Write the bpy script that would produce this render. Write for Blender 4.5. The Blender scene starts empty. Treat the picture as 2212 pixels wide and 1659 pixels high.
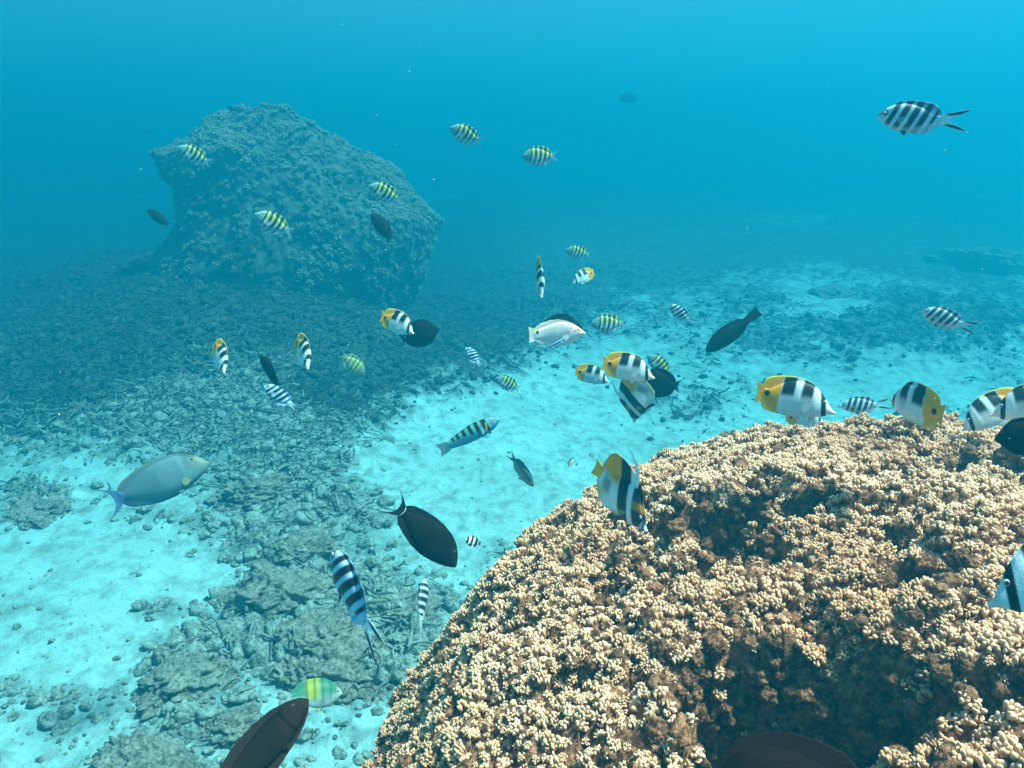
import bpy, math
import numpy as np
from mathutils import Matrix, Vector

rad = math.radians
sc = bpy.context.scene
C = sc.collection
rng = np.random.default_rng(7)

# ------------------------------------------------------------------ camera
CAM_Z, PITCH, LENS = 2.2, rad(15.8), 26.0
cam_d = bpy.data.cameras.new("camera")
cam = bpy.data.objects.new("camera", cam_d)
C.objects.link(cam)
cam.location = (0, 0, CAM_Z)
cam.rotation_euler = (math.pi / 2 - PITCH, 0, 0)
cam_d.lens, cam_d.sensor_width = LENS, 36.0
cam_d.clip_start, cam_d.clip_end = 0.02, 400
sc.camera = cam

# ------------------------------------------------------------------ light
SUN_DIR = Vector((0.44, -0.04, 0.90)).normalized()
world = bpy.data.worlds.new("World")
sc.world = world
world.use_nodes = True
wn = world.node_tree
sky = wn.nodes.new("ShaderNodeTexSky")
sky.sky_type = 'NISHITA'
sky.sun_disc = False
sky.sun_elevation = math.asin(SUN_DIR.z)
sky.sun_rotation = math.atan2(SUN_DIR.x, SUN_DIR.y)
wn.links.new(sky.outputs[0], wn.nodes["Background"].inputs[0])
wn.nodes["Background"].inputs[1].default_value = 0.05
sun_d = bpy.data.lights.new("sun", 'SUN')
sun_d.energy, sun_d.angle, sun_d.color = 5.0, rad(7.0), (1.0, 0.91, 0.80)
sun = bpy.data.objects.new("sun", sun_d)
C.objects.link(sun)
sun.rotation_euler = SUN_DIR.to_track_quat('Z', 'Y').to_euler()
sun.location = (3, 6, 30)
sc.view_settings.view_transform = 'Standard'
sc.view_settings.look = 'None'
sc.view_settings.exposure = 2.02
sc.view_settings.gamma = 1.0
sc.cycles.volume_bounces = 2
sc.cycles.max_bounces = 6
sc.cycles.transparent_max_bounces = 12

# ------------------------------------------------------------------ haze: the sea water itself
HAZE_TOP = 5.3
WATER_DENSITY = 0.32
WATER_SCATTER = (0.002, 0.112, 0.158)
WATER_ABSORB = (0.10, 0.45, 0.54)
WATER_G = 0.32

# ------------------------------------------------------------------ numpy helpers
def _hash(ix, iy, iz, seed):
    h = (ix.astype(np.int64) * 374761393 + iy.astype(np.int64) * 668265263
         + iz.astype(np.int64) * 2147483647 + seed * 1274126177) & 0xFFFFFFFF
    h = ((h ^ (h >> 13)) * 1274126177) & 0xFFFFFFFF
    h = ((h ^ (h >> 16)) * 2246822519) & 0xFFFFFFFF
    return ((h ^ (h >> 15)) & 0xFFFFFF) / float(0xFFFFFF)

def vnoise(p, seed=0):
    f = np.floor(p); i = f.astype(np.int64); t = p - f
    t = t * t * t * (t * (t * 6 - 15) + 10)
    r = 0
    for dx in (0, 1):
        wx = t[:, 0] if dx else 1 - t[:, 0]
        for dy in (0, 1):
            wy = t[:, 1] if dy else 1 - t[:, 1]
            for dz in (0, 1):
                wz = t[:, 2] if dz else 1 - t[:, 2]
                r = r + wx * wy * wz * _hash(i[:, 0] + dx, i[:, 1] + dy, i[:, 2] + dz, seed)
    return r * 2 - 1

def fbm(p, octaves=4, seed=0, gain=0.5):
    a, s, r = 1.0, 0.0, 0
    for o in range(octaves):
        r = r + a * vnoise(p * (2.03 ** o) + 17.3 * o, seed + o)
        s += a; a *= gain
    return r / s

def n2(x, y, freq, octaves=4, seed=0, gain=0.5):
    return fbm(np.stack([x * freq, y * freq, np.full_like(x, 0.37)], 1), octaves, seed, gain)

def sstep(a, b, v):
    t = np.clip((v - a) / (b - a), 0, 1)
    return t * t * (3 - 2 * t)

def mesh_obj(name, verts, faces, mat, parent=None, attrs=None, smooth=True):
    """faces: list of (k,m) int arrays (tris or quads)."""
    me = bpy.data.meshes.new(name)
    verts = np.asarray(verts, dtype=np.float32)
    faces = [np.asarray(f, dtype=np.int32) for f in faces if len(f)]
    tot = np.concatenate([np.full(len(f), f.shape[1], np.int32) for f in faces])
    idx = np.concatenate([f.ravel() for f in faces])
    me.vertices.add(len(verts)); me.vertices.foreach_set("co", verts.ravel())
    me.loops.add(len(idx)); me.loops.foreach_set("vertex_index", idx)
    me.polygons.add(len(tot))
    st = np.concatenate([[0], np.cumsum(tot)[:-1]]).astype(np.int32)
    me.polygons.foreach_set("loop_start", st)
    me.polygons.foreach_set("loop_total", tot)
    me.polygons.foreach_set("use_smooth", np.full(len(tot), smooth, bool))
    for k, a in (attrs or {}).items():
        a = np.asarray(a, dtype=np.float32)
        if a.ndim == 1:
            at = me.attributes.new(k, 'FLOAT', 'POINT'); at.data.foreach_set("value", a)
        else:
            at = me.attributes.new(k, 'FLOAT_COLOR', 'POINT')
            at.data.foreach_set("color", np.ascontiguousarray(a).ravel())
    me.update(calc_edges=True)
    if mat: me.materials.append(mat)
    o = bpy.data.objects.new(name, me)
    C.objects.link(o)
    if parent: o.parent = parent
    return o

def grid_faces(nu, nv, wrap_v=False):
    u = np.arange(nu - 1)[:, None]; v = np.arange(nv if wrap_v else nv - 1)[None, :]
    v2 = (v + 1) % nv
    a = u * nv + v; b = u * nv + v2; c = (u + 1) * nv + v2; d = (u + 1) * nv + v
    return np.stack([a, d, c, b], -1).reshape(-1, 4)

def tag(o, label=None, cat=None, group=None, kind=None):
    if label: o["label"] = label
    if cat: o["category"] = cat
    if group: o["group"] = group
    if kind: o["kind"] = kind
    return o

def scatter_mesh(protos, pos, rot, scl, pick, extra=None):
    """join transformed prototypes. protos: list of (verts, faces, attr)"""
    V, F4, F3, A, E = [], [], [], [], []
    off = 0
    for k, (pv, pf4, pf3, pa) in enumerate(protos):
        m = np.where(pick == k)[0]
        if not len(m): continue
        n = len(pv)
        v = np.einsum('kij,nj->kni', rot[m], pv) * scl[m][:, None, None] + pos[m][:, None, :]
        V.append(v.reshape(-1, 3))
        base = off + np.arange(len(m))[:, None, None] * n
        if len(pf4): F4.append((base + pf4[None]).reshape(-1, 4))
        if len(pf3): F3.append((base + pf3[None]).reshape(-1, 3))
        A.append(np.tile(pa, len(m)))
        if extra is not None: E.append(np.repeat(extra[m], n))
        off += len(m) * n
    return (np.concatenate(V), [np.concatenate(F4) if F4 else [], np.concatenate(F3) if F3 else []],
            np.concatenate(A), np.concatenate(E) if E else None)

def frames(z, spin):
    """rotation matrices whose local Z is z (k,3), spun about it."""
    z = z / np.linalg.norm(z, axis=1, keepdims=True)
    ref = np.where(np.abs(z[:, 2:3]) < 0.9, np.array([[0, 0, 1.0]]), np.array([[1.0, 0, 0]]))
    x = np.cross(ref, z); x /= np.linalg.norm(x, axis=1, keepdims=True)
    y = np.cross(z, x)
    c, s = np.cos(spin)[:, None], np.sin(spin)[:, None]
    return np.stack([x * c + y * s, -x * s + y * c, z], 2)

# picture helpers (2212 x 1659 reading of the photo -> rays)
PW, PH = 2212.0, 1659.0
PF = LENS / 36.0 * PW
R_ = np.array([1.0, 0, 0])
U_ = np.array([0, math.sin(PITCH), math.cos(PITCH)])
F_ = np.array([0, math.cos(PITCH), -math.sin(PITCH)])
CAMP = np.array([0, 0, CAM_Z])
def ray(px, py):
    d = F_ + R_ * (px - PW / 2) / PF + U_ * (PH / 2 - py) / PF
    return d / np.linalg.norm(d)
def ground_at(px, py, z=0.0):
    d = ray(px, py)
    return CAMP + d * ((z - CAM_Z) / d[2])
def project(x, y, z):
    p = np.stack([x, y, z - CAM_Z], 1)
    w = p @ F_
    w = np.where(w < 0.05, 0.05, w)
    return PW / 2 + PF * (p @ R_) / w, PH / 2 - PF * (p @ U_) / w

# ------------------------------------------------------------------ materials
def new_mat(name):
    m = bpy.data.materials.new(name); m.use_nodes = True
    nt = m.node_tree
    return m, nt, nt.nodes["Principled BSDF"], lambda t: nt.nodes.new(t)

def noise_node(nt, scale, detail=4, rough=0.55, coord='Object'):
    tc = nt.nodes.new("ShaderNodeTexCoord"); n = nt.nodes.new("ShaderNodeTexNoise")
    n.inputs["Scale"].default_value = scale; n.inputs["Detail"].default_value = detail
    n.inputs["Roughness"].default_value = rough
    nt.links.new(tc.outputs[coord], n.inputs["Vector"])
    return n

def mixc(nt, fac, a, b, blend='MIX'):
    m = nt.nodes.new("ShaderNodeMix"); m.data_type = 'RGBA'; m.blend_type = blend
    for s, v in ((m.inputs[0], fac), (m.inputs[6], a), (m.inputs[7], b)):
        if hasattr(v, "is_linked"): nt.links.new(v, s)
        elif isinstance(v, (int, float)): s.default_value = v
        else: s.default_value = (*v, 1)
    return m.outputs[2]

def maprange(nt, v, a, b, c=0.0, d=1.0):
    m = nt.nodes.new("ShaderNodeMapRange"); m.clamp = True
    for i, x in enumerate((a, b, c, d)): m.inputs[i + 1].default_value = x
    nt.links.new(v, m.inputs[0])
    return m.outputs[0]

def bump(nt, bsdf, h, strength, dist):
    b = nt.nodes.new("ShaderNodeBump")
    b.inputs["Strength"].default_value = strength; b.inputs["Distance"].default_value = dist
    nt.links.new(h, b.inputs["Height"]); nt.links.new(b.outputs[0], bsdf.inputs["Normal"])

def attr_node(nt, name):
    a = nt.nodes.new("ShaderNodeAttribute"); a.attribute_name = name
    return a

def mat_seabed():
    m, nt, b, N = new_mat("sand_and_rubble")
    a = attr_node(nt, "rubble")
    n1 = noise_node(nt, 7.0, 6, 0.65); n2_ = noise_node(nt, 42.0, 5, 0.7); n3 = noise_node(nt, 1.1, 3)
    sand = mixc(nt, maprange(nt, n3.outputs[0], 0.35, 0.65), (0.32, 0.49, 0.46), (0.40, 0.62, 0.60))
    n4 = noise_node(nt, 9.0, 5, 0.7)
    sand = mixc(nt, maprange(nt, n4.outputs[0], 0.47, 0.68, 0, 0.75), sand, (0.20, 0.23, 0.20))
    sand = mixc(nt, maprange(nt, n2_.outputs[0], 0.54, 0.72, 0, 0.6), sand, (0.20, 0.21, 0.18))
    rub = mixc(nt, maprange(nt, n2_.outputs[0], 0.4, 0.65), (0.035, 0.042, 0.036), (0.20, 0.22, 0.185))
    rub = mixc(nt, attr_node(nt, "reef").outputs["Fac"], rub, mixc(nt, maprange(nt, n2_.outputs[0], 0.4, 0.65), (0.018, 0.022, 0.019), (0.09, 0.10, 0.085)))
    add = nt.nodes.new("ShaderNodeMath"); add.operation = 'ADD'
    nt.links.new(a.outputs["Fac"], add.inputs[0])
    nt.links.new(maprange(nt, n1.outputs[0], 0.3, 0.7, -0.5, 0.5), add.inputs[1])
    col = mixc(nt, maprange(nt, add.outputs[0], 0.12, 0.90), sand, rub)
    nt.links.new(col, b.inputs["Base Color"])
    b.inputs["Roughness"].default_value = 0.95
    b.inputs["Specular IOR Level"].default_value = 0.1
    bump(nt, b, n2_.outputs[0], 0.6, 0.03)
    return m

def mat_rock(name, dark, light, scale=14.0, thr=(0.38, 0.66)):
    m, nt, b, N = new_mat(name)
    n1 = noise_node(nt, scale, 6, 0.7); n2_ = noise_node(nt, scale * 4, 4, 0.7)
    col = mixc(nt, maprange(nt, n1.outputs[0], *thr), dark, light)
    col = mixc(nt, maprange(nt, n2_.outputs[0], 0.45, 0.7, 0, 0.6), col, tuple(min(1, c * 1.5) for c in light))
    nt.links.new(col, b.inputs["Base Color"])
    b.inputs["Roughness"].default_value = 0.95
    b.inputs["Specular IOR Level"].default_value = 0.1
    bump(nt, b, n2_.outputs[0], 0.7, 0.02)
    return m

def mat_knobs(name, stalk, mid, tip, scale):
    """living coral: growing tips are paler than the stalks"""
    m, nt, b, N = new_mat(name)
    a = attr_node(nt, "tip"); r = attr_node(nt, "shade")
    n1 = noise_node(nt, scale, 4, 0.6); n2_ = noise_node(nt, scale * 22, 3, 0.6)
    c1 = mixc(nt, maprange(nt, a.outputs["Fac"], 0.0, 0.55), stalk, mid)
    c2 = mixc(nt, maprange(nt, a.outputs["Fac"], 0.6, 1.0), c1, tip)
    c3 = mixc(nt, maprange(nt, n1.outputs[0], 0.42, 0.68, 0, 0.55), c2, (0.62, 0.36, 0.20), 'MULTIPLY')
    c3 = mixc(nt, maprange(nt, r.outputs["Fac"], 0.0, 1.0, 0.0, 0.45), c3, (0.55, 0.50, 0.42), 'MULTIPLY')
    nt.links.new(c3, b.inputs["Base Color"])
    b.inputs["Roughness"].default_value = 0.85
    b.inputs["Specular IOR Level"].default_value = 0.2
    bump(nt, b, n2_.outputs[0], 0.5, 0.004)
    return m

def mat_fish(name, rough=0.45, spec=0.4, scale_size=170.0, bump_s=0.25):
    m, nt, b, N = new_mat(name)
    a = attr_node(nt, "Col")
    n1 = noise_node(nt, 60.0, 3)
    col = mixc(nt, 0.35, a.outputs["Color"], maprange(nt, n1.outputs[0], 0.3, 0.7, 0.72, 1.15), 'MULTIPLY')
    nt.links.new(col, b.inputs["Base Color"])
    nt.links.new(a.outputs["Alpha"], b.inputs["Alpha"])
    b.inputs["Roughness"].default_value = rough
    b.inputs["Specular IOR Level"].default_value = spec
    tc = N("ShaderNodeTexCoord"); v = N("ShaderNodeTexVoronoi")
    v.inputs["Scale"].default_value = scale_size
    nt.links.new(tc.outputs["Object"], v.inputs["Vector"])
    bump(nt, b, v.outputs["Distance"], bump_s, 0.002)
    return m

M_seabed = mat_seabed()
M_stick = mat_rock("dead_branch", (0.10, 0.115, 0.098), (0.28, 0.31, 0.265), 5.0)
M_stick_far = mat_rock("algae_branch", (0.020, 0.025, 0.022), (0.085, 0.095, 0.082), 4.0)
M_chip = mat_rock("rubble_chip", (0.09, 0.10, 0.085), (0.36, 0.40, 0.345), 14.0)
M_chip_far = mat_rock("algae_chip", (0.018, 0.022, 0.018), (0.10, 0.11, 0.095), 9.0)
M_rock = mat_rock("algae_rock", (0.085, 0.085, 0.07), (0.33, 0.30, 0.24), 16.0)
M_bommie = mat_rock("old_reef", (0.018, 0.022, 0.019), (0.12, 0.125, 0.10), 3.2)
M_bknob = mat_knobs("reef_growth", (0.03, 0.032, 0.027), (0.09, 0.095, 0.075), (0.26, 0.265, 0.20), 1.2)
M_crust = mat_rock("coral_crust", (0.07, 0.026, 0.012), (0.50, 0.21, 0.11), 22.0, (0.46, 0.72))
M_coral = mat_knobs("coral_tissue", (0.14, 0.05, 0.02), (0.72, 0.34, 0.165), (1.0, 0.64, 0.42), 2.6)

# ------------------------------------------------------------------ seabed
# darker rubble beds and one painted fish shadow, as ground patches: (px, py, rx, ry, weight) read off the photo, laid on the sand
BEDS_AND_SHADOW = [(250, 760, 520, 210, 1.3), (620, 800, 300, 130, 0.9), (80, 620, 400, 150, 1.2), (760, 690, 330, 100, 1.0),
        (1050, 660, 300, 85, 0.65), (1180, 520, 420, 75, 0.7), (880, 780, 200, 90, 0.7), (430, 900, 330, 100, 1.0),
        (620, 1010, 200, 110, 0.75), (680, 1290, 190, 120, 1.1), (730, 1400, 190, 90, 1.0), (860, 1440, 80, 60, 0.7), (500, 1180, 160, 45, 0.4),
        (430, 1430, 130, 60, 0.8), (80, 1110, 80, 30, 0.55), (1480, 880, 110, 40, 0.55), (1760, 620, 260, 36, 0.7), (1950, 700, 160, 24, 0.6), (2050, 590, 240, 30, 0.7), (1650, 700, 110, 22, 0.5), (1720, 770, 260, 36, 0.5), (2110, 760, 180, 50, 0.65), (1900, 640, 330, 26, 0.5), (2000, 540, 330, 26, 0.5), (110, 1330, 120, 26, 0.45), (280, 1150, 110, 28, 0.45), (150, 1500, 140, 30, 0.4), (330, 1330, 90, 26, 0.4),  # third patch darkens the sand as the shadow of the fish above it
        (2120, 640, 160, 60, 0.6), (1500, 640, 200, 45, 0.45), (1900, 770, 300, 40, 0.4), (730, 1130, 220, 60, 0.5),
        (1080, 770, 110, 50, 0.45), (1850, 500, 600, 40, 0.6), (1180, 680, 300, 100, 0.5), (1450, 570, 450, 60, 0.5), (2150, 560, 150, 40, 0.5), (1000, 800, 120, 60, 0.45), (840, 880, 170, 90, 0.55), (150, 890, 330, 80, 0.7), (960, 860, 120, 60, 0.3), (320, 1660, 70, 60, 0.5), (1090, 1180, 60, 60, 0.3)]
CLEAR = [(1050, 930, 260, 60, 0.6), (720, 850, 110, 26, 0.7), (200, 1270, 260, 130, 0.3), (1000, 1050, 240, 90, 0.6), (480, 862, 50, 12, 0.5)]

def rubble_mask(x, y):
    px, py = project(x, y, np.zeros_like(x))
    front = y > 0.6
    m = np.zeros_like(x)
    for cx, cy, rx, ry, w in BEDS_AND_SHADOW:
        m += w * np.exp(-((px - cx) / rx) ** 2 - ((py - cy) / ry) ** 2)
    for cx, cy, rx, ry, w in CLEAR:
        m -= w * np.exp(-((px - cx) / rx) ** 2 - ((py - cy) / ry) ** 2)
    m = np.where(front, m, 0.3)
    m += 0.09 + 0.48 * n2(x, y, 0.9, 4, 11) + 0.40 * n2(x, y, 3.0, 4, 12) + 0.34 * n2(x, y, 8.0, 3, 13)
    return np.clip(m, 0, 1.2)

def ground_z(x, y, m=None):
    if m is None: m = rubble_mask(x, y)
    z = 0.07 * n2(x, y, 0.45, 3, 1) + 0.02 * n2(x, y, 2.2, 3, 2)
    z += 0.60 * np.exp(-((x + 2.5) / 2.6) ** 2 - ((y - 8.0) / 1.4) ** 2)
    z += 0.75 * np.exp(-((x + 5.0) / 1.8) ** 2 - ((y - 10.4) / 2.0) ** 2) + 0.40 * np.exp(-((x + 9.0) / 2.8) ** 2 - ((y - 12.0) / 3.0) ** 2)
    z += 0.35 * np.exp(-((x + 4.0) / 2.4) ** 2 - ((y - 7.6) / 1.8) ** 2) + 0.25 * np.exp(-((x + 5.2) / 2.2) ** 2 - ((y - 9.9) / 2.2) ** 2) * n2(x, y, 1.3, 4, 8)
    z += 1.6 * (1 - np.exp(-np.clip(y - 7.5, 0, None) ** 1.3 / 22.0))
    z += 0.16 * n2(x, y, 0.55, 3, 9) * sstep(6.0, 11.0, y)
    z += 0.22 * np.exp(-((x + 2.6) / 1.8) ** 2 - ((y - 6.0) / 1.6) ** 2)
    z += 0.30 * np.exp(-((x - 6.5) / 3.0) ** 2 - ((y - 9.5) / 1.4) ** 2)
    z += np.clip(m, 0, 1) * (0.04 + 0.085 * np.abs(n2(x, y, 5.0, 4, 3, 0.6)) + 0.05 * n2(x, y, 1.7, 3, 4))
    z += 0.016 * n2(x, y, 11.0, 3, 5) * (0.5 + m) + 0.022 * sstep(0.1, 0.5, n2(x, y, 5.5, 3, 6))
    return z

def axis(segs):
    out = [np.array([segs[0][0]])]
    for a, b, n in segs: out.append(np.linspace(a, b, n + 1)[1:])
    return np.concatenate(out)
def gx(n_side):
    t = np.linspace(0, 1, n_side)
    p = 3.2 * t + 62 * t ** 5
    return np.concatenate([-p[::-1], p[1:]])
GX = gx(300)
GY = axis([(-6, 0.4, 30), (0.4, 3.0, 120), (3.0, 7, 150), (7, 14, 190), (14, 26, 150), (26, 75, 60)])
X, Y = [a.ravel() for a in np.meshgrid(GX, GY, indexing='ij')]
RM = rubble_mask(X, Y)
mesh_obj("seabed", np.stack([X, Y, ground_z(X, Y, RM)], 1), [grid_faces(len(GX), len(GY))[:, ::-1]], M_seabed,
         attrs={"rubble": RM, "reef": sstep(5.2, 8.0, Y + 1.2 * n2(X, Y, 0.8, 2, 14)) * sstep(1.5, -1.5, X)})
tag(bpy.data.objects["seabed"], "pale sandy seabed with dark rubble beds", kind="structure")

def sample_ground(n, ymin, ymax, power, accept, xw=0.95):
    """points on the ground in view, density falling with distance"""
    u = rng.random(n * 8)
    y = (ymin ** (1 - power) + u * (ymax ** (1 - power) - ymin ** (1 - power))) ** (1 / (1 - power))
    x = (rng.random(len(y)) * 2 - 1) * (xw * y + 0.3)
    m = rubble_mask(x, y)
    k = rng.random(len(y)) < accept(m)
    x, y, m = x[k][:n], y[k][:n], m[k][:n]
    return x, y, ground_z(x, y, m), m

# loose dead branches lying in tangled beds
def sticks(n):
    x, y, z, m = sample_ground(n, 2.0, 13.0, 1.25, lambda m: sstep(0.22, 1.0, m))
    k = rng.random(len(x)) < 0.12 + 0.88 * sstep(3.6, 5.6, y + 0.7 * n2(x, y, 0.9, 2, 15))
    x, y, z, m = x[k], y[k], z[k], m[k]
    n = len(x)
    L = rng.uniform(0.03, 0.17, n) * (0.75 + 0.4 * rng.random(n))
    th = rng.uniform(0, 2 * np.pi, n); el = rng.normal(0, 0.28, n)
    d = np.stack([np.cos(th) * np.cos(el), np.sin(th) * np.cos(el), np.sin(el)], 1)
    R = frames(d, rng.uniform(0, 6.28, n))
    nr, ns = 5, 5
    t = np.linspace(-0.5, 0.5, nr); ang = np.arange(ns) * 2 * np.pi / ns
    rr = rng.uniform(0.004, 0.009, n)
    bend = rng.normal(0, 0.16, (n, 2))
    tap = np.array([1.0, 1.0, 0.9, 0.75, 0.35])
    P = np.zeros((n, nr, ns, 3))
    for i in range(nr):
        k = rng.uniform(0.75, 1.2, n)
        P[:, i, :, 0] = (rr * k * tap[i])[:, None] * np.cos(ang)[None] + (L * bend[:, 0] * (t[i] ** 2 * 4))[:, None]
        P[:, i, :, 1] = (rr * k * tap[i])[:, None] * np.sin(ang)[None] + (L * bend[:, 1] * t[i] * 2)[:, None]
        P[:, i, :, 2] = (L * t[i])[:, None]
    P = np.einsum('kij,kabj->kabi', R, P)
    P += np.stack([x, y, z + 0.012 + rng.uniform(0, 0.07, n) * np.clip(m, 0, 1)], 1)[:, None, None, :]
    f = grid_faces(nr, ns, True)
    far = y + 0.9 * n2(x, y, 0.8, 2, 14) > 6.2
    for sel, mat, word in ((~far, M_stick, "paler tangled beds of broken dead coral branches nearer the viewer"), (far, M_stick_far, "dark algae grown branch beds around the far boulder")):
        Q = P[sel]
        F = (np.arange(len(Q))[:, None, None] * nr * ns + f[None]).reshape(-1, 4)
        tag(mesh_obj("dead_coral_branches", Q.reshape(-1, 3), [F], mat), word, "coral rubble", kind="stuff")
sticks(15000)

def icosphere(sub):
    t = (1 + 5 ** 0.5) / 2
    v = [(-1, t, 0), (1, t, 0), (-1, -t, 0), (1, -t, 0), (0, -1, t), (0, 1, t), (0, -1, -t), (0, 1, -t),
         (t, 0, -1), (t, 0, 1), (-t, 0, -1), (-t, 0, 1)]
    f = [(0, 11, 5), (0, 5, 1), (0, 1, 7), (0, 7, 10), (0, 10, 11), (1, 5, 9), (5, 11, 4), (11, 10, 2), (10, 7, 6),
         (7, 1, 8), (3, 9, 4), (3, 4, 2), (3, 2, 6), (3, 6, 8), (3, 8, 9), (4, 9, 5), (2, 4, 11), (6, 2, 10), (8, 6, 7), (9, 8, 1)]
    v = [np.array(a) / np.linalg.norm(a) for a in v]
    for _ in range(sub):
        cache, nf = {}, []
        def mid(a, b):
            k = (min(a, b), max(a, b))
            if k not in cache:
                p = v[a] + v[b]; v.append(p / np.linalg.norm(p)); cache[k] = len(v) - 1
            return cache[k]
        for a, b, c in f:
            ab, bc, ca = mid(a, b), mid(b, c), mid(c, a)
            nf += [(a, ab, ca), (b, bc, ab), (c, ca, bc), (ab, bc, ca)]
        f = nf
    return np.array(v), np.array(f)

def rough_ball(sub, seed, amp=0.35, freq=1.6, ridge=0.0):
    v, f = icosphere(sub)
    r = 1 + amp * fbm(v * freq + seed * 7.1, 4, seed)
    if ridge: r += ridge * (np.abs(fbm(v * freq * 2.6 + seed * 3.3, 3, seed + 50)) - 0.25)
    return v * r[:, None], f

def chips(n):
    protos = []
    for k in range(6):
        v, f = rough_ball(2, 20 + k, 0.5, 1.7)
        protos.append((v * np.array([1, 0.6 + 0.06 * k, 0.45 + 0.06 * k]), [], f, np.zeros(len(v))))
    x, y, z, m = sample_ground(n, 1.3, 11.0, 1.5, lambda m: 0.10 * sstep(-.1, .2, m) + 0.90 * sstep(0.15, 1.0, m))
    n = len(x)
    s = np.exp(rng.normal(math.log(0.013), 0.6, n)) * (0.6 + 0.9 * np.clip(m, 0, 1))
    s = np.clip(s, 0.005, 0.06)
    R = frames(np.stack([rng.normal(0, 0.4, n), rng.normal(0, 0.4, n), np.ones(n)], 1), rng.uniform(0, 6.28, n))
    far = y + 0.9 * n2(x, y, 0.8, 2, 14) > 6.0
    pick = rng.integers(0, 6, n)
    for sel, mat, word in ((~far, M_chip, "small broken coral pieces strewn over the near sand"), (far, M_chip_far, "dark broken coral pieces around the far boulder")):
        V, F, A, _ = scatter_mesh(protos, np.stack([x, y, z + s * 0.15], 1)[sel], R[sel], s[sel], pick[sel])
        tag(mesh_obj("coral_rubble", V, F, mat), word, "coral rubble", kind="stuff")
chips(26000)

# single rocks one can point at: (px, py, size, flat, label)
ROCKS = [
    (415, 1440, 0.20, 0.55, "flat dark algae covered rock slab left of the green striped fish"),
    (500, 1560, 0.10, 0.75, "rounded brown rock beside the dark fish at the bottom edge"),
    (600, 1290, 0.24, 0.6, "large lumpy rubble mound left of the big striped fish tail fin"),
    (760, 1440, 0.22, 0.6, "lumpy dead coral block under the big striped fish with split tail"),
    (690, 1395, 0.16, 0.65, "knobbly grey dead coral block in the middle of the near rubble bed"),
    (560, 1090, 0.24, 0.55, "wide dark rubble mound right of the pale surgeonfish"),
    (90, 1120, 0.18, 0.35, "low flat dark rock on bright sand at the left edge"),
    (310, 1650, 0.16, 0.6, "dark stone half out of frame at the bottom edge"),
    (880, 1325, 0.14, 0.6, "dead coral lump beside the thin striped fish seen from behind"),
    (650, 1440, 0.13, 0.6, "small grey lump just above the green striped fish"),
    (640, 1200, 0.18, 0.5, "grey rubble lump left of the big black surgeonfish"),
    (1790, 690, 0.30, 0.4, "far brown rock on the sand beyond the right hand corals"),
    (2120, 640, 0.75, 0.4, "broad dark reef patch far off at the right edge"),
]
ROCK_POS = []
def rock(px, py, size, flat, label, seed):
    p = ground_at(px, py, 0.05)
    z = float(ground_z(p[0:1], p[1:2])[0])
    v, f = rough_ball(5, 100 + seed, 0.50, 1.4, 0.0)
    v = v * (1 + 0.22 * np.abs(fbm(v * 3.6 + seed, 2, seed + 9)) - 0.15 * sstep(0.05, 0.4, fbm(v * 4.0 + seed, 2, seed + 4))
             + 0.09 * fbm(v * 10 + seed, 3, seed, 0.65))[:, None]
    v = v * np.array([1.2, 0.95, flat * 0.9]) * size
    o = mesh_obj("reef_rock", v, [f], M_rock)
    o.location = (p[0], p[1], z - size * flat * 0.22)
    o.rotation_euler = (rng.normal(0, 0.1), rng.normal(0, 0.1), rng.uniform(0, 6.28))
    tag(o, label, "rock", "rocks lying on the seabed")
for i, r in enumerate(ROCKS): rock(*r, i)

# ------------------------------------------------------------------ coral knob prototypes
def knob(seed, nl, lean, lr, ln, seg=6, spread=1.1):
    g = np.random.default_rng(seed)
    V, F4, F3, T = [], [], [], []
    off = 0
    ang = np.arange(seg) * 2 * np.pi / seg
    prof = [(0.0, 0.8), (0.80, 1.0), (0.96, 0.66)]
    for i in range(nl):
        a = i * 2.4 + g.uniform(-0.4, 0.4)
        rr = math.sqrt((i + 0.2) / nl)
        d = np.array([math.cos(a) * rr * lean, math.sin(a) * rr * lean, 1.0]); d /= np.linalg.norm(d)
        base = np.array([math.cos(a), math.sin(a), 0]) * rr * lr * spread
        l = ln * g.uniform(0.8, 1.15) * (1 - 0.22 * rr); r = lr * g.uniform(0.8, 1.25)
        M = frames(d[None], np.array([g.uniform(0, 6)]))[0]
        sq = g.uniform(0.6, 1.55)
        for (h, k) in prof:
            w = r * k * g.uniform(0.88, 1.12)
            ring = np.stack([np.cos(ang) * w * sq, np.sin(ang) * w / sq, np.full(seg, h * l)], 1)
            V.append(base + ring @ M.T); T.append(np.full(seg, h))
        V.append((base + M @ np.array([0, 0, l * 1.02]))[None]); T.append(np.array([1.0]))
        F4.append(grid_faces(3, seg, True)[:, ::-1] + off)
        top = off + 3 * seg
        F3.append(np.array([[off + 2 * seg + j, off + 2 * seg + (j + 1) % seg, top] for j in range(seg)]))
        off += 3 * seg + 1
    return np.concatenate(V), np.concatenate(F4), np.concatenate(F3), np.concatenate(T)

def surface_samples(V, F, n, weight):
    a, b, c, d = (V[F[:, i]] for i in range(4))
    nr = np.cross(c - a, d - b); ar = np.linalg.norm(nr, axis=1) * 0.5
    nr = nr / (np.linalg.norm(nr, axis=1, keepdims=True) + 1e-12)
    w = ar * weight((a + b + c + d) / 4, nr)
    k = rng.choice(len(F), n, p=w / w.sum())
    u, v = rng.random(n)[:, None], rng.random(n)[:, None]
    P = (a[k] * (1 - u) + b[k] * u) * (1 - v) + (d[k] * (1 - u) + c[k] * u) * v
    return P, nr[k]

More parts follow.
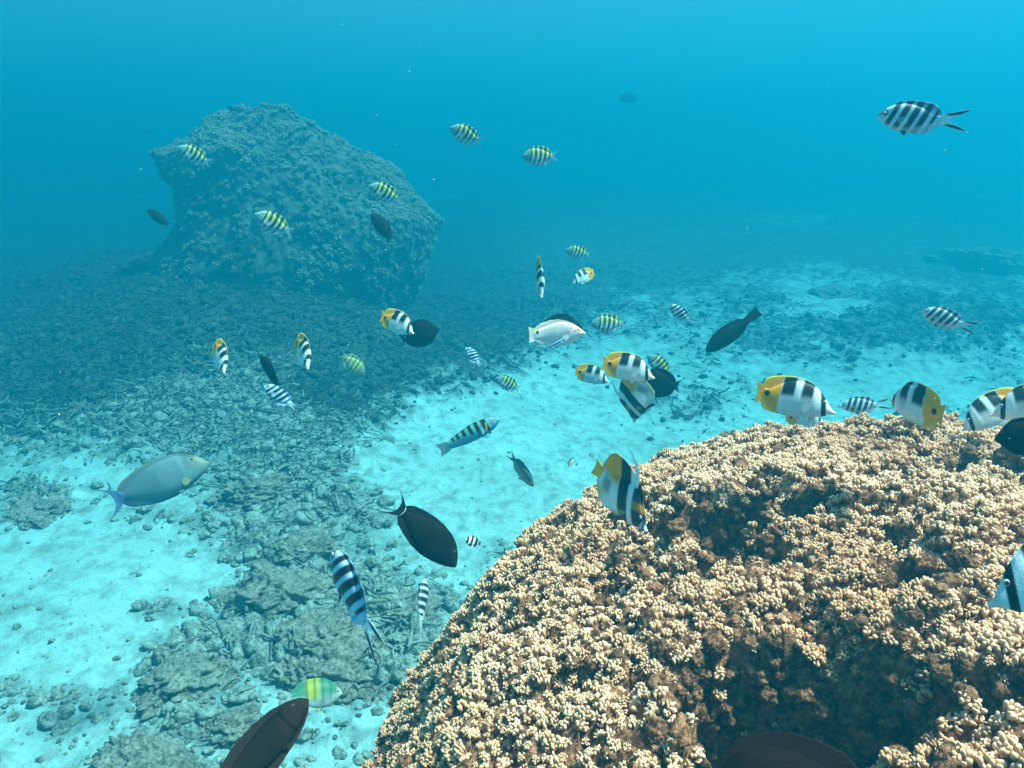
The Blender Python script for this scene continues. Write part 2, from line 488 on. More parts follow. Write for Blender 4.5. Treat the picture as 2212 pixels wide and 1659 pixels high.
def thin(P, r):
    """drop points closer than r (grid bucket, one point per cell plus a neighbour check)"""
    cell = np.floor(P / r).astype(np.int64)
    seen, keep = {}, []
    r2 = r * r * 0.6
    for i in range(len(P)):
        cx, cy, cz = cell[i]
        ok = True
        for dx in (-1, 0, 1):
            for dy in (-1, 0, 1):
                for dz in (-1, 0, 1):
                    j = seen.get((cx + dx, cy + dy, cz + dz))
                    if j is not None and ((P[i] - P[j]) ** 2).sum() < r2: ok = False; break
                if not ok: break
            if not ok: break
        if ok: seen[(cx, cy, cz)] = i; keep.append(i)
    return np.array(keep)

# ------------------------------------------------------------------ the near coral colony
CC = np.array([1.13, 1.40])
RT = np.array([[0, 1.35], [45, 1.25], [90, 1.12], [127, 1.17], [154, 1.30], [168, 1.42], [183, 1.48], [197, 1.62], [215, 1.72],
               [250, 1.25], [300, 1.25], [360, 1.35]])
# hollows: photo px, py -> where the hollow's middle lies on the colony top; then radii (m), depth
def coral_top(px, py, z=-0.72):
    d = ray(px, py); return (d * (z / d[2]))[:2]
HOLLOWS = [((1590, 1110), (0.20, 0.085), 0.17, -0.1), ((1560, 1165), (0.09, 0.05), 0.10, 0.2),
           ((1780, 1430), (0.19, 0.09), 0.20, -0.25), ((1700, 1560), (0.15, 0.11), 0.22, 0.1),
           ((1650, 1400), (0.08, 0.05), 0.12, 0.0), ((2010, 1290), (0.11, 0.035), 0.09, -0.4),
           ((2090, 1050), (0.13, 0.04), 0.09, -0.3), ((1950, 985), (0.12, 0.03), 0.07, -0.2),
           ((890, 1560), (0.06, 0.05), 0.16, 0.2), ((930, 1420), (0.05, 0.05), 0.14, 0.2), ((1020, 1640), (0.07, 0.04), 0.13, 0.0),
           ((1330, 1175), (0.06, 0.03), 0.05, 0.0), ((1200, 1480), (0.05, 0.02), 0.05, -0.2), ((1870, 1180), (0.10, 0.03), 0.07, -0.35),
           ((1420, 1040), (0.10, 0.03), 0.05, -0.2), ((2150, 1500), (0.10, 0.035), 0.09, -0.5), ((1300, 1640), (0.07, 0.03), 0.07, 0)]
HOLLOWS = [(coral_top(*c), r, d, a) for c, r, d, a in HOLLOWS]

def build_colony():
    nth, ns, nw = 560, 330, 50
    th = np.linspace(0, 2 * np.pi, nth, endpoint=False)
    Rr = np.interp(np.degrees(th), RT[:, 0], RT[:, 1])
    Rr = Rr + 0.05 * n2(np.cos(th) * 1.0 + 3, np.sin(th) * 1.0, 2.2, 3, 31) + 0.03 * n2(np.cos(th), np.sin(th), 7, 2, 32)
    s = np.linspace(0.02, 1, ns)
    R2, TH = np.meshgrid(s, th, indexing='ij')
    r = R2 * Rr[None, :]
    x = CC[0] + r * np.cos(TH); y = CC[1] + r * np.sin(TH)
    xf, yf = x.ravel(), y.ravel()
    z = -0.635 - 0.20 * (r.ravel()) ** 2
    z -= 0.22 * sstep(0.74, 1.0, R2.ravel()) ** 1.6
    # terraces that step down towards the viewer
    w = n2(xf, yf, 1.8, 3, 33)
    st = (yf * 1.0 - xf * 0.28 + 0.22 * w) * 7.0
    fr = st - np.floor(st)
    z += 0.040 * (sstep(0.0, 0.16, fr) - fr) * sstep(0.15, -0.45, -n2(xf, yf, 2.6, 2, 34) - 0.1)
    z += 0.016 * n2(xf, yf, 5.0, 3, 35) + 0.026 * n2(xf, yf, 15.0, 2, 36) - 0.045 * sstep(0.10, 0.30, n2(xf, yf, 10.0, 3, 46)) - 0.04 * sstep(0.08, 0.02, np.abs(n2(xf + 0.03 * n2(xf, yf, 12, 2, 48), yf, 6.5, 2, 47)))
    for (c, (ra, rb), dep, an) in HOLLOWS:
        dx, dy = xf - c[0], yf - c[1]
        ca, sa = math.cos(an), math.sin(an)
        u, v = (dx * ca + dy * sa) / ra, (-dx * sa + dy * ca) / rb
        q = np.sqrt(u * u + v * v) + 0.30 * n2(xf, yf, 11.0, 3, 37)
        z -= dep * 1.35 * sstep(1.12, 0.86, q)
    top = np.stack([xf, yf, z + CAM_Z], 1).reshape(ns, nth, 3)
    # side wall down to the sand, tucked under
    edge = top[-1]
    k = np.linspace(0, 1, nw + 1)[1:]
    wall = np.zeros((nw, nth, 3))
    out = np.stack([np.cos(th), np.sin(th)], 1)
    for i, t in enumerate(k):
        rr = -0.22 * math.sin(t * 2.2) + 0.02
        wall[i, :, :2] = edge[:, :2] + out * rr
        wall[i, :, 2] = edge[:, 2] * (1 - t) + (-0.1) * t
    wf = wall.reshape(-1, 3)
    wf[:, :2] += (np.repeat(out[None], nw, 0).reshape(-1, 2)) * (0.06 * fbm(wf * 4.0, 4, 38))[:, None]
    V = np.concatenate([top.reshape(-1, 3), wf])
    V += (0.016 * fbm(V * 38.0, 3, 39, 0.65))[:, None] * np.array([[0.7, 0.7, 1.0]])
    F = grid_faces(ns + nw, nth, True)
    root = bpy.data.objects.new("coral_colony", None)
    C.objects.link(root)
    root.location = (CC[0], CC[1], 0)
    tag(root, "big tan coral colony covered in knobbly branch tips at the lower right", "coral")
    off = np.array([CC[0], CC[1], 0])
    mesh_obj("crust", V - off, [F[:, ::-1]], M_crust, root)
    # branch tips
    protos = [knob(200 + k, 11 + k % 6, 0.36, 0.0027, 0.0155, 5, 2.7) for k in range(8)]
    def weight(c, nr):
        up = np.abs(nr[:, 2])
        nz = n2(c[:, 0], c[:, 1], 6.0, 3, 41)
        bare = np.exp(-((c[:, 0] - coral_top(1500, 1270)[0]) / 0.12) ** 2 - ((c[:, 1] - coral_top(1500, 1270)[1]) / 0.16) ** 2)
        px, py = project(c[:, 0], c[:, 1], c[:, 2])
        inview = (px > 600) & (px < 2500) & (py < 1850)
        hid = (c[:, 1] > 2.75)
        deep = np.zeros(len(c))
        for (h, (ra, rb), dep, an) in HOLLOWS:
            if dep < 0.1: continue
            deep = np.maximum(deep, np.exp(-((c[:, 0] - h[0]) / ra) ** 2 * 1.2 - ((c[:, 1] - h[1]) / rb) ** 2 * 1.2))
        w_ = sstep(0.05, 0.5, up) * sstep(-0.75, -0.30, nz) * (1 - 0.72 * bare) * (1 - 0.93 * deep)
        return w_ * inview * (~hid) + 1e-9
    Fv = F[:, ::-1]
    P, Nn = surface_samples(V, Fv, 56000, weight)
    Nn = np.where(Nn[:, 2:3] < 0, -Nn, Nn)
    keep = thin(P, 0.0192)
    P, Nn = P[keep], Nn[keep]
    n = len(P)
    d = Nn * 0.7 + np.array([0, 0, 0.6]) + rng.normal(0, 0.16, (n, 3))
    sc_ = rng.uniform(0.65, 1.35, n) * (1 + 0.2 * n2(P[:, 0], P[:, 1], 3.0, 2, 42))
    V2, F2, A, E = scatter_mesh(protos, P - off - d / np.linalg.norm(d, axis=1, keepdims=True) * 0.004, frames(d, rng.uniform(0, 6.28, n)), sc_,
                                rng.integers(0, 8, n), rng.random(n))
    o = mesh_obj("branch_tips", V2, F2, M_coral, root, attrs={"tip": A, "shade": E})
    tag(o, kind="stuff")
    print("coral knobs", n, "verts", len(V2))
    # larger bare lumps where the tips have died back
    lp = []
    for k in range(5):
        v, f = rough_ball(3, 300 + k, 0.4, 1.6, 0.4); lp.append((v * np.array([1, 0.85, 0.75]), [], f, np.zeros(len(v))))
    def w2(c, nr):
        bare = np.exp(-((c[:, 0] - coral_top(1500, 1270)[0]) / 0.14) ** 2 - ((c[:, 1] - coral_top(1500, 1270)[1]) / 0.18) ** 2)
        deep = np.zeros(len(c))
        for (h, (ra, rb), dep, an) in HOLLOWS:
            deep = np.maximum(deep, np.exp(-((c[:, 0] - h[0]) / ra) ** 2 - ((c[:, 1] - h[1]) / rb) ** 2))
        return 0.02 + bare + 1.2 * deep
    P, Nn = surface_samples(V[:ns * nth], grid_faces(ns, nth, True)[:, ::-1], 1500, w2)
    P = P[thin(P, 0.024)]
    n = len(P)
    s_ = rng.uniform(0.010, 0.026, n)
    V3, F3, _, _ = scatter_mesh(lp, P - off, frames(rng.normal(0, 0.4, (n, 3)) + np.array([0, 0, 1]), rng.uniform(0, 6.28, n)), s_, rng.integers(0, 5, n))
    tag(mesh_obj("bare_lumps", V3, F3, M_crust, root), kind="stuff")
build_colony()

# ------------------------------------------------------------------ the coral boulder in the distance
def build_bommie():
    D = 9.3
    prof = np.array([  # py, px left, px right
        [233, 560, 592], [242, 512, 636], [262, 455, 672], [290, 422, 728], [320, 380, 768], [342, 358, 804], [368, 366, 830], [400, 384, 862],
        [445, 394, 905], [480, 388, 935], [520, 368, 930], [560, 345, 915], [610, 320, 895], [670, 280, 870], [730, 230, 850]], float)
    nz, nth = 190, 420
    pys = np.interp(np.linspace(0, 1, nz) ** 1.0, np.linspace(0, 1, len(prof)), prof[:, 0])
    l = np.interp(pys, prof[:, 0], prof[:, 1]); r = np.interp(pys, prof[:, 0], prof[:, 2])
    ker = np.hanning(13); ker /= ker.sum()
    l = np.convolve(np.pad(l, 6, 'edge'), ker, 'valid'); r = np.convolve(np.pad(r, 6, 'edge'), ker, 'valid')
    th = np.linspace(0, 2 * np.pi, nth, endpoint=False)
    V = np.zeros((nz, nth, 3))
    for i in range(nz):
        dl, dr = ray(l[i], pys[i]), ray(r[i], pys[i])
        yc = D - 0.35 * (1 - i / nz) * 0 
        xl, xr = dl[0] / dl[1] * yc, dr[0] / dr[1] * yc
        z = CAM_Z + 0.5 * (dl[2] / dl[1] + dr[2] / dr[1]) * yc
        cx, hw = (xl + xr) / 2, (xr - xl) / 2
        V[i, :, 0] = cx + hw * np.cos(th); V[i, :, 1] = yc + 0.1 + hw * 0.85 * np.sin(th); V[i, :, 2] = z
    V[0, :, :2] = V[0, :, :2].mean(0)
    V = V.reshape(-1, 3)
    c = V.mean(0)
    rad_ = V - c; rad_ /= np.linalg.norm(rad_, axis=1, keepdims=True)
    V += rad_ * (0.18 * fbm(V * 0.9, 3, 61) + 0.13 * fbm(V * 2.6, 4, 62, 0.6) + 0.06 * np.abs(fbm(V * 7.0, 3, 63)))[:, None]
    root = bpy.data.objects.new("coral_boulder", None); C.objects.link(root)
    off = np.array([c[0], c[1], 0]); root.location = off
    tag(root, "huge rounded coral boulder looming in the hazy distance at the left", "coral boulder")
    F = grid_faces(nz, nth, True)
    Fo = F[:, ::-1]
    mesh_obj("boulder_body", V - off, [Fo], M_bommie, root)
    protos = [knob(400 + k, 9 + k % 4, 0.9, 0.15, 0.75) for k in range(6)]
    def weight(cen, nr):
        return (0.12 + sstep(-0.1, 0.35, fbm(cen * 1.5, 3, 64))) * (0.25 + sstep(-0.2, 0.7, -nr[:, 1] * 0.3 + np.abs(nr[:, 2]))) * (cen[:, 1] < D + 1.2)
    P, Nn = surface_samples(V, Fo, 11000, weight)
    sgn = np.sign(((P - c) * Nn).sum(1)); Nn = Nn * sgn[:, None]
    n = len(P)
    s = np.clip(np.exp(rng.normal(math.log(0.05), 0.4, n)), 0.02, 0.10)
    V2, F2, A, E = scatter_mesh(protos, P - off, frames(Nn * 0.8 + np.array([0, 0, 0.6]) + rng.normal(0, 0.2, (n, 3)), rng.uniform(0, 6.28, n)), s,
                                rng.integers(0, 6, n), rng.random(n))
    tag(mesh_obj("coral_growth", V2, F2, M_bknob, root, attrs={"tip": A, "shade": E}), kind="stuff")
build_bommie()

# ------------------------------------------------------------------ fish
def curve(pts, x):
    """smooth outline through control points"""
    p = np.array(pts, float)
    t = np.linspace(0, 1, 400); t = t ** 1.3
    y = np.interp(t * p[-1, 0], p[:, 0], p[:, 1])
    k = np.hanning(15); k /= k.sum()
    ys = np.convolve(np.pad(y, 7, 'reflect', reflect_type='odd'), k, 'valid')
    return np.interp(x, t * p[-1, 0], ys)

SP = {}
SP['damsel'] = dict(
    ftop=[(0, 0.0), (.05, .075), (.15, .165), (.25, .225), (.35, .265), (.5, .28), (.65, .275), (.8, .255), (.87, .21), (.92, .10), (1, .06)],
    top=[(0, 0.0), (.05, .07), (.15, .155), (.25, .205), (.4, .23), (.55, .215), (.7, .165), (.85, .095), (.95, .065), (1, .06)],
    fbot=[(0, -.015), (.05, -.055), (.15, -.13), (.3, -.20), (.45, -.225), (.6, -.245), (.75, -.255), (.84, -.22), (.91, -.10), (1, -.06)],
    bot=[(0, -.015), (.05, -.05), (.15, -.125), (.3, -.19), (.45, -.21), (.6, -.19), (.75, -.14), (.88, -.075), (1, -.06)],
    thick=[(0, .012), (.08, .05), (.3, .09), (.5, .085), (.75, .045), (1, .016)],
    tail=(.10, .30, .17, 1.4), pect=(.30, -.02, .22, -15, .13), pelv=(.36, -.19, .20), eye=(.115, .055, .034))
SP['scissor'] = dict(SP['damsel'], tail=(.10, .46, .19, 1.0))
SP['sergeant'] = None
SP['butterfly'] = dict(
    ftop=[(0, -.155), (.05, -.13), (.10, -.06), (.18, .05), (.27, .155), (.37, .235), (.5, .285), (.65, .30), (.78, .295), (.88, .27), (.95, .225), (.985, .13), (1, .06)],
    top=[(0, -.155), (.05, -.135), (.10, -.07), (.18, .04), (.27, .14), (.37, .205), (.5, .235), (.65, .225), (.8, .165), (.9, .10), (1, .055)],
    fbot=[(0, -.185), (.08, -.20), (.18, -.245), (.3, -.275), (.45, -.29), (.6, -.295), (.75, -.29), (.87, -.27), (.95, -.23), (.985, -.14), (1, -.06)],
    bot=[(0, -.185), (.08, -.195), (.18, -.235), (.3, -.265), (.45, -.275), (.6, -.255), (.75, -.205), (.88, -.12), (1, -.055)],
    thick=[(0, .014), (.1, .045), (.3, .085), (.55, .08), (.8, .04), (1, .014)],
    tail=(.13, .15, .165, 2.0), pect=(.34, -.10, .17, -25, .10), pelv=(.36, -.26, .16), eye=(.17, -.035, .03))
SP['banner'] = dict(
    ftop=[(0, -.12), (.05, -.09), (.10, -.02), (.17, .06), (.24, .16), (.31, .27), (.38, .36), (.5, .42), (.65, .46), (.8, .48), (.9, .47), (.955, .36), (.985, .12), (1, .06)],
    top=[(0, -.12), (.05, -.095), (.10, -.03), (.17, .05), (.24, .14), (.31, .22), (.42, .28), (.58, .27), (.75, .20), (.88, .11), (1, .055)],
    fbot=[(0, -.15), (.08, -.165), (.2, -.23), (.35, -.30), (.5, -.33), (.62, -.36), (.76, -.40), (.86, -.36), (.94, -.20), (1, -.06)],
    bot=[(0, -.15), (.08, -.16), (.2, -.22), (.35, -.285), (.5, -.30), (.65, -.26), (.8, -.17), (.9, -.10), (1, -.055)],
    thick=[(0, .018), (.1, .05), (.3, .095), (.55, .085), (.8, .04), (1, .014)],
    tail=(.17, .19, .14, 2.0), pect=(.36, -.10, .18, -30, .10), pelv=(.37, -.29, .33), eye=(.17, .0, .03), filament=True)
SP['surgeon'] = dict(
    ftop=[(0, -.035), (.04, .03), (.10, .10), (.2, .175), (.32, .225), (.48, .25), (.65, .245), (.8, .215), (.9, .165), (.955, .10), (.98, .05), (1, .045)],
    top=[(0, -.035), (.04, .025), (.10, .09), (.2, .155), (.32, .195), (.48, .21), (.65, .185), (.8, .125), (.92, .06), (1, .04)],
    fbot=[(0, -.065), (.04, -.10), (.10, -.135), (.2, -.18), (.32, -.22), (.48, -.25), (.65, -.245), (.8, -.21), (.9, -.16), (.955, -.09), (.98, -.045), (1, -.045)],
    bot=[(0, -.065), (.04, -.095), (.10, -.13), (.2, -.165), (.32, -.195), (.48, -.205), (.65, -.18), (.8, -.12), (.92, -.06), (1, -.04)],
    thick=[(0, .02), (.08, .055), (.3, .095), (.55, .085), (.8, .045), (1, .018)],
    tail=(.11, .26, .20, 2.2), pect=(.28, -.02, .18, -20, .09), pelv=(.32, -.20, .12), eye=(.15, .075, .022))
SP['lyresurgeon'] = dict(SP['surgeon'], tail=(.10, .34, .23, 2.4))
def taller(S, k, **kw):
    T = dict(S)
    for n in ('ftop', 'fbot'): T[n] = [(x, z * (1 + (k - 1) * float(sstep(0, .3, np.array(x)) * (1 - sstep(.93, 1, np.array(x)))))) for x, z in S[n]]
    for n in ('top', 'bot'): T[n] = [(x, z * (1 + (k - 1) * .75 * float(sstep(0, .3, np.array(x)) * (1 - sstep(.85, 1, np.array(x)))))) for x, z in S[n]]
    T.update(kw); return T
SP['sergeant'] = taller(SP['damsel'], 1.16, tail=(.08, .24, .16, 1.4))
SP['tang'] = taller(SP['surgeon'], 1.55)
SP['lyretang'] = taller(SP['lyresurgeon'], 1.62)
SP['palesurgeon'] = dict(SP['surgeon'], pect=(.25, -.12, .11, -10, .05))
SP['wrasse'] = dict(
    ftop=[(0, 0), (.04, .05), (.10, .085), (.2, .125), (.35, .155), (.55, .155), (.75, .125), (.87, .095), (.93, .07), (1, .065)],
    top=[(0, 0), (.04, .05), (.10, .085), (.2, .12), (.35, .135), (.55, .125), (.75, .09), (.9, .065), (1, .065)],
    fbot=[(0, -.01), (.05, -.05), (.15, -.095), (.3, -.125), (.5, -.135), (.7, -.125), (.85, -.095), (.92, -.07), (1, -.065)],
    bot=[(0, -.01), (.05, -.05), (.15, -.095), (.3, -.12), (.5, -.12), (.7, -.09), (.85, -.068), (1, -.065)],
    thick=[(0, .02), (.1, .05), (.3, .075), (.6, .06), (.85, .03), (1, .018)],
    tail=(.19, .24, .12, 1.6), pect=(.28, -.03, .15, -10, .08), pelv=(.30, -.11, .08), eye=(.12, .055, .016))
SP['hogfish'] = dict(
    ftop=[(0, -.03), (.06, .04), (.14, .10), (.25, .16), (.4, .215), (.55, .24), (.72, .235), (.85, .20), (.93, .13), (1, .09)],
    top=[(0, -.03), (.06, .035), (.14, .095), (.25, .15), (.4, .19), (.55, .195), (.72, .16), (.86, .11), (1, .085)],
    fbot=[(0, -.055), (.06, -.085), (.15, -.13), (.3, -.19), (.45, -.215), (.6, -.225), (.78, -.21), (.88, -.17), (.95, -.11), (1, -.09)],
    bot=[(0, -.055), (.06, -.08), (.15, -.125), (.3, -.18), (.45, -.19), (.6, -.175), (.78, -.125), (.9, -.09), (1, -.085)],
    thick=[(0, .02), (.1, .055), (.3, .09), (.6, .075), (.85, .035), (1, .02)],
    tail=(.17, .18, .20, 2.0), pect=(.30, -.06, .17, -20, .09), pelv=(.34, -.18, .10), eye=(.135, .045, .022))
SP['parrot'] = dict(SP['wrasse'],
    ftop=[(0, 0), (.04, .06), (.12, .115), (.25, .17), (.42, .20), (.6, .20), (.76, .17), (.86, .13), (.91, .075), (1, .07)],
    fbot=[(0, -.01), (.05, -.06), (.15, -.115), (.3, -.155), (.5, -.18), (.7, -.18), (.83, -.14), (.90, -.075), (1, -.07)],
    tail=(.30, .33, .10, 2.0))
SP['hogfish'] = taller(SP['hogfish'], 1.18, tail=(.13, .14, .19, 2.0))
SP['cleaner'] = dict(SP['wrasse'],
    ftop=[(0, 0), (.1, .05), (.3, .08), (.6, .08), (.85, .06), (1, .05)], top=[(0, 0), (.1, .05), (.3, .07), (.6, .065), (1, .05)],
    fbot=[(0, -.01), (.1, -.05), (.3, -.08), (.6, -.08), (.85, -.06), (1, -.05)], bot=[(0, -.01), (.1, -.05), (.3, -.07), (.6, -.065), (1, -.05)],
    thick=[(0, .015), (.2, .05), (.6, .045), (1, .02)], tail=(.18, .18, .09, 2.0))
SP['dascyllus'] = dict(SP['damsel'],
    ftop=[(0, 0.0), (.05, .09), (.15, .22), (.28, .33), (.45, .38), (.65, .37), (.8, .32), (.88, .22), (.93, .10), (1, .08)],
    top=[(0, 0.0), (.05, .085), (.15, .20), (.28, .28), (.45, .30), (.65, .24), (.85, .12), (1, .08)],
    fbot=[(0, -.02), (.05, -.09), (.15, -.19), (.3, -.28), (.5, -.34), (.7, -.35), (.83, -.30), (.91, -.12), (1, -.08)],
    bot=[(0, -.02), (.05, -.08), (.15, -.18), (.3, -.26), (.5, -.28), (.7, -.21), (.88, -.10), (1, -.08)],
    tail=(.2, .24, .16, 1.6), pelv=(.36, -.27, .22))

def lerp(a, b, t):
    a, b = np.asarray(a, float), np.asarray(b, float)
    t = np.asarray(t)[..., None]
    return a * (1 - t) + b * t

def bandf(v, c, w, e=0.012):
    return sstep(c - w / 2 - e, c - w / 2 + e, v) * (1 - sstep(c + w / 2 - e, c + w / 2 + e, v))

# --- markings: q has x (0 snout .. 1 tail base), z, s (-1 belly .. 1 back), fin (0 body 1 back fin 2 belly fin 3 tail 4 side fin), tu, tt
def pat_sergeant(q, yellow=1.0):
    x, z, s, fin = q['x'], q['z'], q['s'], q['fin']
    xx = x - 0.05 * z / .25 - 0.03 * (1 - np.clip(z / .25, -1, 1) ** 2)
    base = lerp((.42, .60, .66), (.38, .52, .14), sstep(-.35, .35, s) * yellow)
    head = sstep(.27, .17, xx)
    base = lerp(base, (.10, .27, .34), head * .9)
    k = np.zeros_like(x)
    for c, w in ((.265, .06), (.42, .085), (.58, .09), (.74, .08), (.90, .06)): k = np.maximum(k, bandf(xx, c, w))
    k *= 1 - .55 * sstep(-.55, -1.0, s)
    col = lerp(base, (.015, .02, .03), k)
    a = np.ones_like(x)
    f3 = fin == 3
    col = np.where(f3[:, None], lerp((.22, .38, .46), (.34, .48, .55), q['tu']), col)
    a = np.where(f3, .5, a)
    fe = ((fin == 1) | (fin == 2)) & (q['edge'] > .25)
    a = np.where(fe, 1 - .35 * q['edge'], a)
    sf = fin == 4
    col = np.where(sf[:, None], (.55, .65, .72), col); a = np.where(sf, .35, a)
    return col, a
def pat_scissor(q):
    x, z, s, fin = q['x'], q['z'], q['s'], q['fin']
    xx = x - 0.10 * z / .25 + 0.02
    base = lerp((.46, .62, .73), (.42, .60, .80), sstep(-.1, .95, s))
    k = np.zeros_like(x)
    for c, w in ((.24, .085), (.40, .105), (.57, .11), (.74, .105), (.90, .06)): k = np.maximum(k, bandf(xx, c, w))
    k *= 1 - .6 * sstep(-.6, -1.0, s)
    k = np.maximum(k, sstep(.075, .03, np.hypot(x - .115, (z - .07) * 1.0)) * .9)
    k = np.maximum(k, sstep(.13, .05, x) * sstep(.2, .8, s) * .8)
    col = lerp(base, (.012, .018, .032), k)
    a = np.ones_like(x)
    f3 = fin == 3
    st = sstep(.42, .55, np.abs(q['tt'])) * (1 - sstep(.86, .98, np.abs(q['tt']))) * sstep(.02, .2, q['tu'])
    col = np.where(f3[:, None], lerp(lerp((.60, .72, .82), (.6, .7, .8), q['tu']), (.015, .02, .04), st), col)
    a = np.where(f3, .55 + .45 * st, a)
    fe = ((fin == 1) | (fin == 2)) & (q['edge'] > .3)
    col = np.where(fe[:, None], lerp(col, (.04, .10, .22), .6 * np.clip(q['edge'], 0, 1) * (fin == 1)), col)
    sf = fin == 4
    col = np.where(sf[:, None], (.55, .68, .78), col); a = np.where(sf, .33, a)
    return col, a
def pat_butterfly(q):
    x, z, s, fin = q['x'], q['z'], q['s'], q['fin']
    xx = x + 0.12 * (z - .1)
    base = lerp((.80, .80, .78), (.80, .82, .84), sstep(-.2, .2, z))
    lines = .5 + .5 * np.sin(x * 150)
    base = base * (1 - .26 * lines * (.6 + .4 * np.sin(z * 130)) * sstep(.24, .32, x) * sstep(.8, .7, x))[:, None]
    low = lambda a_, b_: sstep(a_, b_, z)
    k = bandf(xx, .415, .165, .02) * (0.25 + .75 * low(-.06, .06)) * low(-.19, -.05)
    k = np.maximum(k, bandf(xx, .69, .185, .02) * low(-.04, .045))
    eye = x - (.185 + .12 * (z + .05)) 
    k = np.maximum(k, sstep(.04, .028, np.abs(eye)) * sstep(.135, .10, z))
    yel = sstep(.785, .80, xx) * (0.15 + .85 * sstep(-.30, -.12, z + .5 * (x - .85)))
    yel = np.maximum(yel, sstep(.80, .84, x))
    base = lerp(base, (1.0, .37, .004), yel)
    base = lerp(base, (.95, .52, .46), sstep(.13, .07, x) * .6)
    col = lerp(base, (.012, .014, .018), np.clip(k, 0, 1))
    col = lerp(col, (.86, .55, .05), ((fin == 1) * sstep(.72, .9, q['edge']) * sstep(.25, .35, x)))
    col = lerp(col, (.86, .55, .05), ((fin == 2) * sstep(.6, .9, q['edge']) * sstep(.55, .7, x)))
    sp = sstep(.046, .034, np.hypot(q['xr'] - .985, z * .9 - .005))
    f3 = fin == 3
    col = np.where(f3[:, None], np.array([1.0, .40, .005]), col)
    col = lerp(col, (.012, .012, .012), sp)
    a = np.where(f3, np.where(q['tu'] > .9, .7, 1.0), 1.0)
    sf = fin == 4
    col = np.where(sf[:, None], (.6, .64, .68), col); a = np.where(sf, .14, a)
    return col, a
def pat_banner(q):
    x, z, s, fin = q['x'], q['z'], q['s'], q['fin']
    qq = x - .52 * z - .02
    white = np.array([.78, .80, .78])
    col = np.tile(white, (len(x), 1))
    col = lerp(col, (1.0, .36, .008), sstep(.60, .68, qq + .3 * z) * sstep(.03, .16, z))
    col = lerp(col, (.62, .56, .10), sstep(.80, .92, x) * sstep(-.10, -.22, z) * .8)
    col = lerp(col, (.06, .11, .11), bandf(x - .1 * z, .86, .16, .05) * sstep(.12, .02, z) * sstep(-.25, -.1, z) * .75)
    k = bandf(qq, .485, .20, .012) 
    col = lerp(col, (.012, .014, .02), k)
    nape = bandf(qq, .16, .26, .012) * sstep(.06, .09, x)
    col = lerp(col, (.015, .016, .024), nape)
    col = lerp(col, (.62, .24, .03), bandf(z, .10, .10, .03) * sstep(.29, .27, qq) * sstep(.10, .14, x) * .85)
    col = lerp(col, (.70, .70, .72), sstep(.13, .10, x) * sstep(-.03, -.05, z) * .9)
    col = lerp(col, (.03, .03, .05), bandf(x - .4 * z, .11, .03, .008) * .9)
    f3 = fin == 3
    col = np.where(f3[:, None], np.array([1.0, .48, .01]), col)
    a = np.ones_like(x)
    sf = fin == 4
    col = np.where(sf[:, None], (.70, .62, .2), col); a = np.where(sf, .35, a)
    pv = fin == 5
    col = np.where(pv[:, None], (.012, .014, .02), col)
    fl = fin == 6
    col = np.where(fl[:, None], (.82, .84, .84), col)
    return col, a
def pat_black(q, body=(.005, .005, .006), tint=(.009, .009, .010), white=0.0):
    x, fin = q['x'], q['fin']
    col = lerp(body, tint, .5 + .5 * np.sin(x * 9 + q['z'] * 14))
    f3 = fin == 3
    rays = (.5 + .5 * np.sin(x * 230 + q['z'] * 60)) * ((fin == 1) | (fin == 2)) + (.5 + .5 * np.sin(q['tt'] * 46)) * f3
    col = lerp(col, np.array(tint) * 2.2, rays * .6)
    gill = x - (.235 - .6 * (q['z'] - .01) ** 2)
    col = lerp(col, np.array(body) * .35, sstep(.014, .004, np.abs(gill)) * (np.abs(q['z']) < .12) * (fin == 0))
    col = lerp(col, np.array(tint) * 1.7, sstep(.10, .02, x) * (fin == 0) * .6)
    if white: col = lerp(col, (.7, .72, .7), white * f3 * bandf(q['tu'], .07, .06, .02))
    a = np.where(fin == 4, .22, 1.0)
    return col, a
def pat_dusky(q): return pat_black(q, (.007, .003, .003), (.011, .005, .005))
def pat_brown(q): return pat_black(q, (.010, .008, .007), (.017, .012, .010))
def pat_pale(q):
    x, z, s, fin = q['x'], q['z'], q['s'], q['fin']
    base = lerp((.17, .27, .29), (.13, .21, .225), s * .5 + .5)
    n = .5 + .5 * np.sin(z * 160 + x * 30)
    base = base * (.92 + .12 * n)[:, None]
    base = lerp(base, (.25, .25, .13), sstep(.26, .10, x) * .6 * sstep(-.5, .4, s))
    base = lerp(base, (.14, .17, .24), sstep(.85, 1.0, x) * .7)
    base = lerp(base, (.28, .22, .09), (fin == 1) * sstep(.6, .9, q['edge']) * .6)
    base = lerp(base, (.06, .09, .14), (fin == 2) * sstep(.3, .8, q['edge']) * .8)
    f3 = fin == 3
    base = np.where(f3[:, None], lerp((.12, .22, .55), (.20, .26, .40), q['tu']), base)
    a = np.where(f3, .95 - .35 * q['tu'], 1.0)
    sf = fin == 4
    base = np.where(sf[:, None], (.38, .38, .12), base); a = np.where(sf, .4, a)
    return base, a
